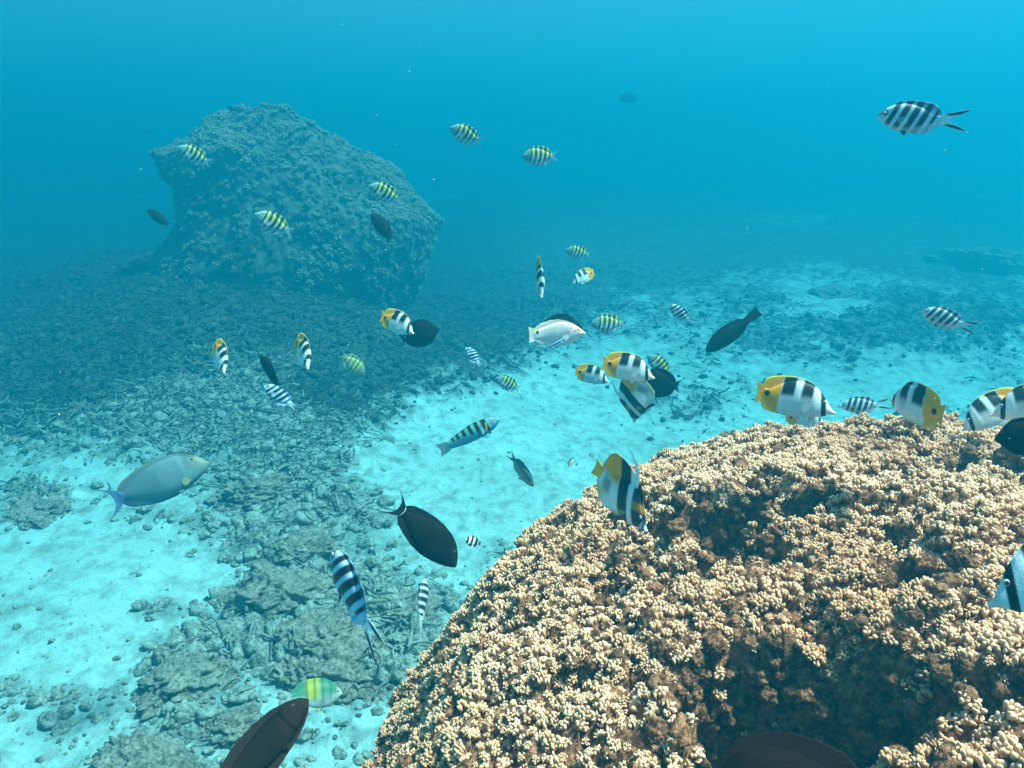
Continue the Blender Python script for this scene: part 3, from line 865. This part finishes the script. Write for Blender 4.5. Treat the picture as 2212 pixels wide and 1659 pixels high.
def pat_sixbar(q):
    x, z, s, fin = q['x'], q['z'], q['s'], q['fin']
    base = lerp((.05, .40, .58), (.16, .42, .34), sstep(-.3, .5, s))
    base = lerp(base, (.04, .30, .45), sstep(.24, .14, x))
    k = np.zeros_like(x)
    for c, w, lo in ((.27, .10, -.9), (.41, .075, -.75), (.54, .07, -.3), (.67, .065, .0), (.80, .06, .1), (.90, .05, .2)):
        k = np.maximum(k, bandf(x - .10 * (z - .05), c, w * (1), .012) * sstep(lo - .12, lo + .25, s))
    col = lerp(base, (.015, .022, .03), k)
    g = np.sin((x * 46 + z * 30)) * np.sin(z * 52 - x * 18)
    col = lerp(col, (.75, .25, .20), sstep(.25, .55, g) * sstep(.22, .17, x) * sstep(-.6, -.1, s) * .9)
    col = lerp(col, (.70, .66, .10), bandf(x + .3 * z, .255, .018, .01) * sstep(.7, .3, s) * .9)
    col = lerp(col, (.60, .34, .30), bandf(z + .04 * x, -.012, .012, .01) * sstep(.5, .65, x) * .7)
    f3 = fin == 3
    col = np.where(f3[:, None], lerp((.16, .40, .42), (.50, .46, .36), q['tu']), col)
    a = np.where(f3, .75, 1.0); a = np.where(fin == 4, .5, a)
    return col, a
def pat_hogfish(q):
    x, z, s, fin = q['x'], q['z'], q['s'], q['fin']
    base = lerp((1.0, .82, .78), (1.0, .70, .64), sstep(-.4, .9, s))
    c = np.sin((x + .35 * z) * 105) * np.sin((x - .35 * z) * 105)
    base = base * (1 - .22 * sstep(.1, .6, c) * sstep(.28, .36, x) * sstep(-.5, 0, s))[:, None]
    g = np.sin((x * 34 + z * 60)) * np.sin(z * 40 - x * 30)
    base = lerp(base, (.95, .16, .14), sstep(.15, .4, g) * sstep(.33, .26, x) * sstep(.03, .07, x) * sstep(-.2, .1, s) * .85)
    base = lerp(base, (.75, .66, .30), sstep(.94, 1.0, x) * sstep(.02, .06, z) * .8)
    base = lerp(base, (.012, .012, .015), sstep(.036, .026, np.hypot(q['xr'] - .965, (z - .045) * .8)))
    f3 = fin == 3
    base = np.where(f3[:, None] & (q['tt'][:, None] > .3), (.78, .72, .42), base)
    a = np.where(fin == 4, .4, 1.0)
    return base, a
def pat_cleaner(q):
    z, fin = q['z'], q['fin']
    col = lerp((.10, .42, .85), (.01, .015, .03), bandf(z, .0, .05 + .0 * z, .012) * sstep(.05, .2, q['x']))
    col = lerp(col, (.75, .85, .9), sstep(.55, .9, np.abs(q['s'])) * .6)
    return col, np.ones(len(z))
def pat_grey(q):
    x, z, s, fin = q['x'], q['z'], q['s'], q['fin']
    base = lerp((.46, .40, .34), (.13, .17, .18), sstep(-.4, .9, s))
    base = lerp(base, (.02, .03, .04), sstep(.55, 1.0, q['edge']) * (fin == 1))
    f3 = fin == 3
    base = np.where(f3[:, None], np.array([.10, .13, .16]), base)
    return base, np.where(fin == 4, .4, np.where(f3, .8, 1.0))
def pat_dascyllus(q):
    x, z, fin = q['x'], q['z'], q['fin']
    k = np.maximum.reduce([bandf(x - .05 * z, .16, .16, .015), bandf(x - .1 * z, .48, .17, .015), sstep(.72, .75, x - .1 * z) * sstep(.97, .94, x)])
    k = np.maximum(k, (fin == 1) * sstep(.6, .8, q['edge']))
    col = lerp((.74, .76, .76), (.014, .016, .02), k)
    f3 = fin == 3
    return np.where(f3[:, None], np.array([.06, .08, .09]), col), np.where(fin == 4, .4, 1.0)
def pat_green(q):
    x, z, s, fin = q['x'], q['z'], q['s'], q['fin']
    base = lerp((.36, .46, .44), (.04, .22, .13), sstep(-.5, .3, s))
    base = lerp(base, (.42, .44, .04), bandf(x, .62, .26, .07) * sstep(-.7, .0, s) * .9)
    base = lerp(base, (.45, .52, .5), sstep(.18, .05, x))
    k = np.zeros_like(x)
    for c in (.27, .43, .58, .74): k = np.maximum(k, bandf(x, c, .045, .03))
    col = lerp(base, (.03, .10, .07), k * .75 * sstep(-.8, -.2, s))
    f3 = fin == 3
    col = np.where(f3[:, None], (.40, .50, .5), col)
    return col, np.where(f3, .45, np.where(fin == 4, .3, np.where(s < -.4, .7, .88)))
def pat_faded(q):
    c, a = pat_sergeant(q, .9)
    return lerp(c, (.34, .42, .16), np.full(len(c), .45)), a

FISH_MATS = {}
def make_fish_mesh(sp, pat, L, bend=0.0, res=1.0, eye_ring=(.5, .5, .45), pect_up=0.0, tail_fold=1.0, tail_bend=0.0):
    S = SP[sp]
    nb, nt_ = int(70 * res), int(20 * res)
    nbody, nfin = int(24 * res), max(4, int(7 * res))
    xs = (np.linspace(0, 1, nb)) ** 1.15
    fb, bo, to, ft = (curve(S[k], xs) for k in ('fbot', 'bot', 'top', 'ftop'))
    fb, ft = np.minimum(fb, bo - .002), np.maximum(ft, to + .002)
    th = curve(S['thick'], xs)
    # vertical ladder of points: belly fin, body, back fin
    tb = -np.cos(np.linspace(0, np.pi, nbody + 2))
    tf = np.linspace(0, 1, nfin + 1)
    rows_z, rows_w, rows_s, rows_fin, rows_e = [], [], [], [], []
    fw = .0035
    for i in range(nb):
        zb = bo[i] + (to[i] - bo[i]) * (tb * .5 + .5)
        wb = th[i] * np.sqrt(np.clip(1 - tb ** 2, 0, 1)) ** .85
        wb = np.maximum(wb, fw * min(1, xs[i] * 20 + .3))
        zl = fb[i] + (bo[i] - fb[i]) * tf[:-1]; zu = to[i] + (ft[i] - to[i]) * tf[1:]
        wl = np.interp(tf[:-1], [0, 1], [fw * .35, fw]); wu = np.interp(tf[1:], [0, 1], [fw, fw * .35])
        rows_z.append(np.concatenate([zl, zb, zu])); rows_w.append(np.concatenate([wl, wb, wu]))
        rows_s.append(np.concatenate([np.full(nfin, -1.0), tb, np.full(nfin, 1.0)]))
        rows_fin.append(np.concatenate([np.full(nfin, 2), np.zeros(nbody + 2), np.full(nfin, 1)]))
        rows_e.append(np.concatenate([1 - tf[:-1], np.zeros(nbody + 2), tf[1:]]))
    Z = np.array(rows_z); Wd = np.array(rows_w); Sn = np.array(rows_s); Fi = np.array(rows_fin); E = np.array(rows_e)
    # slight backward sweep of the soft fins
    Xg = np.repeat(xs[:, None], Z.shape[1], 1) + .08 * E ** 2 * sstep(.75, .98, xs)[:, None]
    Xr = Xg.copy()
    nrow = Z.shape[1]
    lmid, llobe, spread, pw = S['tail']
    zp = Z[-1]; t = zp / max(abs(zp[0]), abs(zp[-1]))
    t = np.clip(t, -1, 1)
    # spread the ladder evenly over the tail
    te = np.linspace(-1, 1, nrow)
    TU = np.linspace(0, 1, nt_ + 1)[1:]
    Zt, Wt, Xt = [], [], []
    for u in TU:
        k = sstep(0, .5, u)
        tt = t * (1 - k) + te * k
        ln = lmid + (llobe - lmid) * np.abs(tt) ** pw
        Xt.append(1 + u * ln)
        hz = np.abs(zp).max() * (1 - u) + spread * tail_fold * u ** .8
        Zt.append(tt * hz)
        Wt.append(np.maximum(Wd[-1] * (1 - u) ** 2, fw * (1.05 - .7 * u)))
    X = np.concatenate([Xg, np.array(Xt)]); Z = np.concatenate([Z, np.array(Zt)]); Wd = np.concatenate([Wd, np.array(Wt)])
    Sn = np.concatenate([Sn, np.tile(te, (nt_, 1))]); Fi = np.concatenate([Fi, np.full((nt_, nrow), 3)]); E = np.concatenate([E, np.zeros((nt_, nrow))])
    tu = np.concatenate([np.zeros((nb, nrow)), np.repeat(TU[:, None], nrow, 1)])
    tt = np.concatenate([np.zeros((nb, nrow)), np.tile(te, (nt_, 1))])
    Xc = np.minimum(X, 1.0)
    def loop(A, sgn=1): return np.concatenate([A, sgn * A[:, ::-1]], 1)
    n_u, n_v = X.shape[0], nrow * 2
    V = np.stack([loop(X).ravel(), loop(Wd, -1).ravel(), loop(Z).ravel()], 1)
    q = dict(x=loop(Xc).ravel(), xr=loop(X).ravel(), z=loop(Z).ravel(), s=loop(Sn).ravel(), fin=loop(Fi).ravel(), tu=loop(tu).ravel(), tt=loop(tt).ravel(), edge=loop(E).ravel())
    faces = [grid_faces(n_u, n_v, True)]
    tris = []
    V = [V]; off = n_u * n_v
    # close the snout and the tail edge
    for row, flip in ((0, False), (n_u - 1, True)):
        base = row * n_v
        a = np.arange(nrow - 1)
        f = np.stack([base + a, base + a + 1, base + n_v - 2 - a, base + n_v - 1 - a], 1)
        faces.append(f if not flip else f[:, ::-1])
    def add_grid(P, fin, tu_=None):
        nonlocal off
        n1, n2_ = P.shape[:2]
        V.append(P.reshape(-1, 3)); faces.append(grid_faces(n1, n2_) + off)
        k = n1 * n2_
        for key, val in (('x', P[..., 0].ravel()), ('xr', P[..., 0].ravel()), ('z', P[..., 2].ravel()), ('s', np.zeros(k)), ('fin', np.full(k, fin)),
                         ('tu', np.zeros(k)), ('tt', np.zeros(k)), ('edge', np.zeros(k))): q[key] = np.concatenate([q[key], val])
        off += k
    def width_at(x, z):
        b_, t_, h_ = curve(S['bot'], np.array([x]))[0], curve(S['top'], np.array([x]))[0], curve(S['thick'], np.array([x]))[0]
        s_ = np.clip((z - b_) / (t_ - b_) * 2 - 1, -1, 1)
        return h_ * (1 - s_ ** 2) ** .42
    px, pz, pl, pa, pwid = S['pect']
    w0 = width_at(px, pz)
    for sd in (-1, 1):
        P = np.zeros((8, 7, 3))
        for i, r in enumerate(np.linspace(0, 1, 8)):
            for j, a in enumerate(np.linspace(-1, 1, 7)):
                ang = rad(pa) + a * .42 + pect_up
                ln = pl * (1 - .35 * a * a * r) * r
                P[i, j] = (px + ln * math.cos(ang) * .85, sd * (w0 * .9 + ln * (.55 + .5 * abs(pect_up))), pz + a * .02 + ln * math.sin(ang))
        add_grid(P, 4)
    vx, vz, vl = S['pelv']
    vz = np.interp(vx, [p[0] for p in S['bot']], [p[1] for p in S['bot']]) + .02
    for sd in (-1, 1):
        P = np.zeros((7, 5, 3))
        for i, r in enumerate(np.linspace(0, 1, 7)):
            for j, a in enumerate(np.linspace(0, 1, 5)):
                wd_ = .07 * math.sin(math.pi * min(1, .25 + r * .75)) 
                P[i, j] = (vx + vl * .75 * r + wd_ * a, sd * (.012 + .03 * r), vz - vl * .62 * r * (1 - .35 * a))
        add_grid(P, 5)
    if S.get('filament'):
        pts = np.array([(.42, .24), (.47, .36), (.54, .49), (.62, .57), (.73, .64), (.86, .69)])
        w = np.array([.036, .034, .028, .02, .012, .003])
        tt_ = np.linspace(0, 1, 24); ss = np.linspace(0, 1, 6)
        cx, cz, cw = (np.interp(tt_, ss, a) for a in (pts[:, 0], pts[:, 1], w))
        for sd in (-1, 1):
            P = np.zeros((24, 3, 3))
            for j, a in enumerate((-1, 0, 1)):
                P[:, j, 0] = cx + a * cw * .8; P[:, j, 1] = sd * (.0045 if a == 0 else .0015); P[:, j, 2] = cz - a * cw * .75
            add_grid(P, 6)
    ex, ez, er = S['eye']
    we = width_at(ex, ez)
    eyes = []
    for sd in (-1, 1):
        n1, n2_ = 9, 14
        ph = np.linspace(0, math.pi, n1); la = np.linspace(0, 2 * math.pi, n2_)
        P = np.zeros((n1, n2_, 3))
        P[..., 0] = ex + er * np.sin(ph)[:, None] * np.cos(la)[None]; P[..., 2] = ez + er * np.sin(ph)[:, None] * np.sin(la)[None]
        P[..., 1] = sd * (we - er * .25 + er * .55 * np.cos(ph)[:, None])
        s0 = off; add_grid(P, 7); eyes.append((s0, off, np.repeat(np.sin(ph), n2_)))
    V = np.concatenate(V)
    col, a = pat(q)
    col = np.array(col, float); a = np.array(a, float) * np.ones(len(col))
    for s0, s1, sp_ in eyes:
        col[s0:s1] = lerp((.008, .008, .01), eye_ring, sstep(.55, .7, sp_)); a[s0:s1] = 1
    xmax = X.max()
    # swimming curve
    V[:, 1] += bend * np.clip(V[:, 0] - .35, 0, None) ** 2 + tail_bend * np.clip(V[:, 0] - .88, 0, None) ** 1.3
    sc_ = L / xmax
    V = np.stack([(xmax / 2 - V[:, 0]) * sc_, V[:, 1] * sc_, (V[:, 2]) * sc_], 1)
    return V, faces, np.concatenate([col, a[:, None]], 1)

def fish(name, label, cat, group, sp, pat, mat, head, tail, yaw, L, D=None, roll=0, px_scale=1.0, az=None, pitch=0, **kw):
    """head, tail: photo pixels of snout and tail tip; yaw: degrees the snout turns towards the viewer;
    az, pitch: compass heading (0 = +x, 90 = +y away) and nose-up angle instead, for fish seen end on"""
    hx, hy = head; tx, ty = tail
    cx, cy = (hx + tx) / 2, (hy + ty) / 2
    ln = math.hypot(hx - tx, hy - ty) * px_scale
    right = hx >= tx
    f = ray(cx, cy)
    r = R_ - f * (R_ @ f); r /= np.linalg.norm(r)
    back = -f
    u = np.cross(back, r)
    y = rad(yaw)
    if D is None:
        ca = f @ F_
        D = PF * L * math.cos(y) / (ln * ca)
    tilt = math.atan2(hy - ty, abs(hx - tx)) * -1      # nose up positive
    Xh = (r if right else -r) * math.cos(y) + back * math.sin(y)
    Zh = u.copy()
    ang = tilt if right else -tilt
    M = Matrix.Rotation(ang, 3, Vector(back))
    Xh, Zh = np.array(M @ Vector(Xh)), np.array(M @ Vector(Zh))
    if az is not None:
        ca_, sa_, cp_, sp_ = math.cos(rad(az)), math.sin(rad(az)), math.cos(rad(pitch)), math.sin(rad(pitch))
        Xh = np.array([cp_ * ca_, cp_ * sa_, sp_]); Zh = np.array([-sp_ * ca_, -sp_ * sa_, cp_])
    if roll:
        Mr = Matrix.Rotation(rad(roll), 3, Vector(Xh)); Zh = np.array(Mr @ Vector(Zh))
    Yh = np.cross(Zh, Xh)
    V, F, col = make_fish_mesh(sp, pat, L, **kw)
    o = mesh_obj(name, V, F, mat, attrs={"Col": col})
    p = CAMP + f * D
    o.matrix_world = Matrix(((Xh[0], Yh[0], Zh[0], p[0]), (Xh[1], Yh[1], Zh[1], p[1]), (Xh[2], Yh[2], Zh[2], p[2]), (0, 0, 0, 1)))
    gz = float(ground_z(p[0:1], p[1:2])[0])
    print(f"{name:24s} D={D:.2f} pos=({p[0]:.2f},{p[1]:.2f},{p[2]:.2f}) above sand {p[2]-gz:.2f}")
    tag(o, label, cat, group)
    return o

M_bright = mat_fish("striped_fish_skin", .5, .3, 500, .15)
M_matte = mat_fish("dark_fish_skin", .8, .06, 600, .2)
M_butter = mat_fish("butterflyfish_skin", .5, .25, 420, .12)

G_S = "yellow and black striped fish"
def sergeant(label, head, tail, yaw=12, L=.15, res=.7, pat=pat_sergeant, **kw):
    return fish("sergeant_fish", label, "fish", G_S, 'sergeant', pat, M_bright, head, tail, yaw, L, res=res, **kw)
sergeant("yellow backed striped fish highest in the open water, right of the boulder", (971, 277), (1043, 306), bend=.15)
sergeant("yellow backed striped fish swimming level in open water, right of the highest one", (1127, 339), (1208, 337), bend=-.1)
sergeant("yellow backed striped fish in front of the upper left corner of the boulder", (387, 319), (452, 353), bend=.2)
sergeant("yellow backed striped fish in front of the right shoulder of the boulder", (796, 402), (868, 433), bend=.15)
sergeant("bluish yellow striped fish in front of the lower middle of the boulder", (552, 463), (630, 503), bend=.2)
sergeant("yellow backed striped fish above the small yellow tailed one, over distant dark ground", (1221, 541), (1280, 552), bend=-.1)
sergeant("yellow backed striped fish swimming level right of the white wrasse", (1276, 701), (1356, 698), L=.16)
sergeant("yellow backed striped fish low over bright sand, left of the yellow and white pair", (1070, 817), (1126, 842))
sergeant("faded yellowish striped fish nosing down over the rubble, tail up", (786, 810), (735, 762), pat=pat_faded, yaw=-20)
sergeant("green striped fish half hidden behind the round black fish", (1398, 768), (1452, 812), yaw=5)
sergeant("blurry green and yellow fish above the dark fish at the bottom edge", (739, 1498), (610, 1508), L=.16, pat=pat_green, yaw=-15, res=.9, bend=.2)

G_X = "blue and black striped fish with forked tails"
def scissor(label, head, tail, yaw=8, L=.16, res=.8, **kw):
    return fish("scissortail_fish", label, "fish", G_X, 'scissor', pat_scissor, M_bright, head, tail, yaw, L, res=res, **kw)
scissor("large blue and black striped fish alone in open water at upper right", (1903, 252), (2086, 261), L=.17, res=1.0)
scissor("blue and black striped fish at far right, over sand above the row of butterflyfish", (1997, 672), (2107, 712), L=.16)
scissor("small blue and black striped fish left of the dark slanting fish", (1444, 659), (1504, 702), L=.15)
scissor("slim small blue striped fish diving away in the middle, left of the white wrasse", (1006, 750), (1044, 797), yaw=-25, L=.14)
scissor("blue and black striped fish below the brown upright fish at the left", (571, 833), (649, 889), L=.16, bend=.15)
scissor("big black barred fish with split tail in the near foreground, nose up", (720, 1203), (815, 1392), yaw=0, L=.19, res=1.2, pect_up=-.3, bend=0, az=122, pitch=22, roll=8, D=1.08)
scissor("thin striped fish seen from behind beside the coral, tail down", (917, 1256), (901, 1372), 0, D=1.85, L=.17, az=86, pitch=26, roll=-8, bend=-.1)
scissor("blue striped fish peeping up behind the coral crest", (1826, 878), (1916, 872), L=.16, D=2.75)

G_B = "yellow white and black butterflyfish"
def butter(label, head, tail, yaw=0, L=.16, res=1.0, **kw):
    return fish("butterflyfish", label, "fish", G_B, 'butterfly', pat_butterfly, M_butter, head, tail, yaw, L, res=res, **kw)
butter("biggest yellow tailed butterflyfish, side on above the coral crest", (1801, 868), (1637, 846), L=.17, res=1.3)
butter("upper butterflyfish of the touching pair in the middle, side on", (1416, 800), (1301, 784), L=.165, res=1.2, yaw=5)
butter("lower left butterflyfish of the touching pair in the middle", (1321, 815), (1239, 801), L=.15, yaw=12, D=3.05)
butter("small butterflyfish peeking from below the biggest one, behind the coral edge", (1774, 906), (1708, 902), L=.15, yaw=10, D=3.0)
butter("butterflyfish turning away above the coral crest, orange edge to the right", (1922, 852), (2028, 885), 0, L=.165, az=93, pitch=2, D=1.7, bend=-.12)
butter("butterflyfish at right facing left, its yellow rear behind another fish's snout", (2078, 912), (2206, 856), L=.16, yaw=12, D=2.15)
butter("butterflyfish at the right edge, only its snout and front in frame", (2164, 873), (2300, 862), L=.16, yaw=5, D=1.9)
butter("butterflyfish mostly hidden low behind the coral at the far right", (2118, 915), (2220, 905), L=.15, yaw=0, D=2.5)
butter("butterflyfish behind the tail of the lyre tailed black fish", (888, 704), (832, 686), L=.15, yaw=34, D=2.55)
butter("small pale butterflyfish below the distant striped fish, facing left", (1241, 602), (1277, 590), L=.14, yaw=25, D=4.0)
butter("butterflyfish seen head on at the left, the more slanted of two", (494, 782), (460, 752), 0, L=.165, D=2.9, az=-54, pitch=-24, roll=-26)
butter("butterflyfish seen head on, right above the brown upright fish", (670, 770), (640, 744), 0, L=.17, D=2.6, az=-58, pitch=-18, roll=-20)

G_N = "bannerfish with long white fin streamers"
def banner(label, head, tail, yaw, L=.18, res=1.2, **kw):
    return fish("bannerfish", label, "fish", G_N, 'banner', pat_banner, M_butter, head, tail, yaw, L, res=res, **kw)
banner("bannerfish with orange fin and black bands hovering over the near coral", (1404, 1116), (1281, 1020), 0, L=.185, D=1.62, az=-50, pitch=-26)
banner("bannerfish diving nose down under the yellow and white pair", (1362, 898), (1388, 822), 0, L=.185, D=2.75, az=156, pitch=-74)
butter("thin butterflyfish seen head on against the distant rubble, fin tip yellow", (1165, 612), (1166, 580), 0, L=.17, D=2.5, az=-84, pitch=-30, roll=-3)
butter("cut off butterflyfish close up at the right edge, pale snout over the coral", (2142, 1258), (2480, 1200), yaw=4, L=.17, res=1.5)

G_K = "black surgeonfish"
def black(label, head, tail, yaw=0, L=.20, sp='surgeon', pat=pat_black, res=.8, name="black_surgeonfish", group=G_K, **kw):
    return fish(name, label, "fish", group, sp, pat, M_matte, head, tail, yaw, L, res=res, eye_ring=(.10, .09, .08), **kw)
pat_lyre = lambda q: pat_black(q, white=.8)
black("large black surgeonfish with white tail base diving left of the coral", (991, 1216), (831, 1072), L=.22, sp='lyresurgeon', pat=pat_lyre, res=1.2)
black("black lyre tailed surgeonfish swimming right in the middle", (947, 707), (853, 739), L=.20, sp="lyretang", pat=pat_lyre, bend=.3)
black("black fish hidden behind the white wrasse, only fins showing", (1250, 704), (1158, 720), L=.21, D=3.15, sp="tang")
black("round black fish behind the yellow and white pair in the middle", (1390, 822), (1464, 834), L=.19, yaw=-25, D=2.95, sp="tang")
black("black fish cut by the right edge above the coral", (2168, 944), (2290, 942), L=.105, sp="tang", D=1.5)
black("black round back rising in front of the coral at the bottom edge", (1560, 1722), (1890, 1727), L=.20, D=.90, pat=pat_dusky, sp="tang", res=1.2)
G_D = "dark brown fish"
black("dark brown fish with long head entering at the bottom left edge", (622, 1546), (440, 1782), L=.22, pat=pat_brown, sp="parrot", D=1.13, name="dark_fish", group=G_D, res=1.0)
black("dark long fish slanting nose down over bright sand right of the middle", (1528, 760), (1638, 671), L=.27, sp='parrot', pat=pat_brown, name="dark_fish", group=G_D)
black("small dark brown fish left of the boulder's foot", (327, 455), (361, 487), L=.16, pat=pat_brown, D=5.2, name="dark_fish", group=G_D)
black("dark brown fish in front of the right side of the boulder, nose up", (806, 460), (848, 523), L=.18, pat=pat_brown, name="dark_fish", group=G_D, yaw=-8)
black("brown fish standing nose up over the striped fish at the left", (577, 776), (592, 832), 0, L=.17, pat=pat_brown, az=136, pitch=42, D=2.9, name="dark_fish", group=G_D, pect_up=.6)
black("tiny dark fish hovering just above the boulder top", (492, 231), (512, 238), L=.12, pat=pat_brown, name="dark_fish", group=G_D, D=9.0, res=.5)
black("faint grey fish far off in the open water at upper right", (1336, 210), (1385, 214), L=.42, pat=pat_brown, name="dark_fish", group=G_D, D=15, res=.5)

fish("pale_surgeonfish", "pale grey surgeonfish with yellow face and blue tail at the left", "fish", None, 'palesurgeon', pat_pale, M_butter,
     (436, 992), (230, 1094), 8, .40, res=1.2, bend=.25, eye_ring=(.35, .30, .10))
fish("barred_wrasse", "turquoise wrasse with black saddles and pink face over bright sand", "fish", None, 'wrasse', pat_sixbar, M_bright,
     (1079, 906), (944, 976), 10, .20, res=1.2, bend=.12)
fish("white_wrasse", "cream white wrasse with pink cheek lines in front of a black fish", "fish", None, 'hogfish', pat_hogfish, M_butter,
     (1263, 716), (1147, 724), 14, .20, res=1.2, bend=-.3, tail_fold=.9)
fish("cleaner_wrasse", "tiny electric blue cleaner wrasse under the white wrasse", "fish", None, 'cleaner', pat_cleaner, M_bright,
     (1224, 730), (1184, 751), 0, .07, res=.8)
fish("grey_damselfish", "grey damselfish facing the viewer over bright sand, tail up", "fish", "grey damselfish over the sand", 'damsel', pat_grey, M_matte,
     (1136, 1040), (1114, 988), 0, .15, D=2.6, res=.9, az=-42, pitch=-40, roll=4)
fish("grey_damselfish", "tiny faint grey damselfish beside the coral's left slope", "fish", "grey damselfish over the sand", 'damsel', pat_grey, M_matte,
     (1228, 1008), (1240, 985), 20, .06, res=.6)
fish("dascyllus_fish", "little black and white barred fish at the coral's left edge", "fish", None, 'dascyllus', pat_dascyllus, M_bright,
     (1006, 1166), (1038, 1174), 30, .05, D=2.0, res=.9)

# ------------------------------------------------------------------ specks drifting in the water
def specks(n):
    v, f = icosphere(1)
    d = rng.uniform(0.5, 3.5, n)
    px, py = rng.uniform(-150, PW + 150, n), rng.uniform(-100, PH * 0.75, n)
    P = np.array([CAMP + ray(a, b) * q for a, b, q in zip(px, py, d)])
    R = frames(rng.normal(0, 1, (n, 3)), rng.uniform(0, 6.28, n))
    s = np.clip(np.exp(rng.normal(math.log(0.0004), 0.4, n)), 0.0002, 0.0009)
    V, F, A, _ = scatter_mesh([(v * np.array([1, 0.8, 0.6]), [], f, np.zeros(len(v)))], P, R, s, np.zeros(n, int))
    m, nt, b, N = new_mat("drifting_specks")
    b.inputs["Base Color"].default_value = (0.7, 0.7, 0.62, 1); b.inputs["Roughness"].default_value = 0.9
    tag(mesh_obj("drifting_particles", V, F, m), "tiny pale specks drifting in the water", "particles", kind="stuff")
specks(320)

# ------------------------------------------------------------------ the body of water
def haze():
    x0, x1, y0, y1, z0, z1 = -70, 70, -8, 80, -2.0, HAZE_TOP
    v = [(x, y, z) for x in (x0, x1) for y in (y0, y1) for z in (z0, z1)]
    f = [(0, 1, 3, 2), (4, 6, 7, 5), (0, 4, 5, 1), (2, 3, 7, 6), (0, 2, 6, 4), (1, 5, 7, 3)]
    m = bpy.data.materials.new("sea_water"); m.use_nodes = True
    nt = m.node_tree
    nt.nodes.remove(nt.nodes["Principled BSDF"])
    vol = nt.nodes.new("ShaderNodeVolumePrincipled")
    vol.inputs["Color"].default_value = (*WATER_SCATTER, 1)
    vol.inputs["Absorption Color"].default_value = (*WATER_ABSORB, 1)
    vol.inputs["Density"].default_value = WATER_DENSITY
    vol.inputs["Anisotropy"].default_value = WATER_G
    nt.links.new(vol.outputs[0], nt.nodes["Material Output"].inputs["Volume"])
    o = mesh_obj("haze", v, [np.array(f)], m, smooth=False)
    tag(o, "blue sea water fading distant things", kind="stuff")
haze()
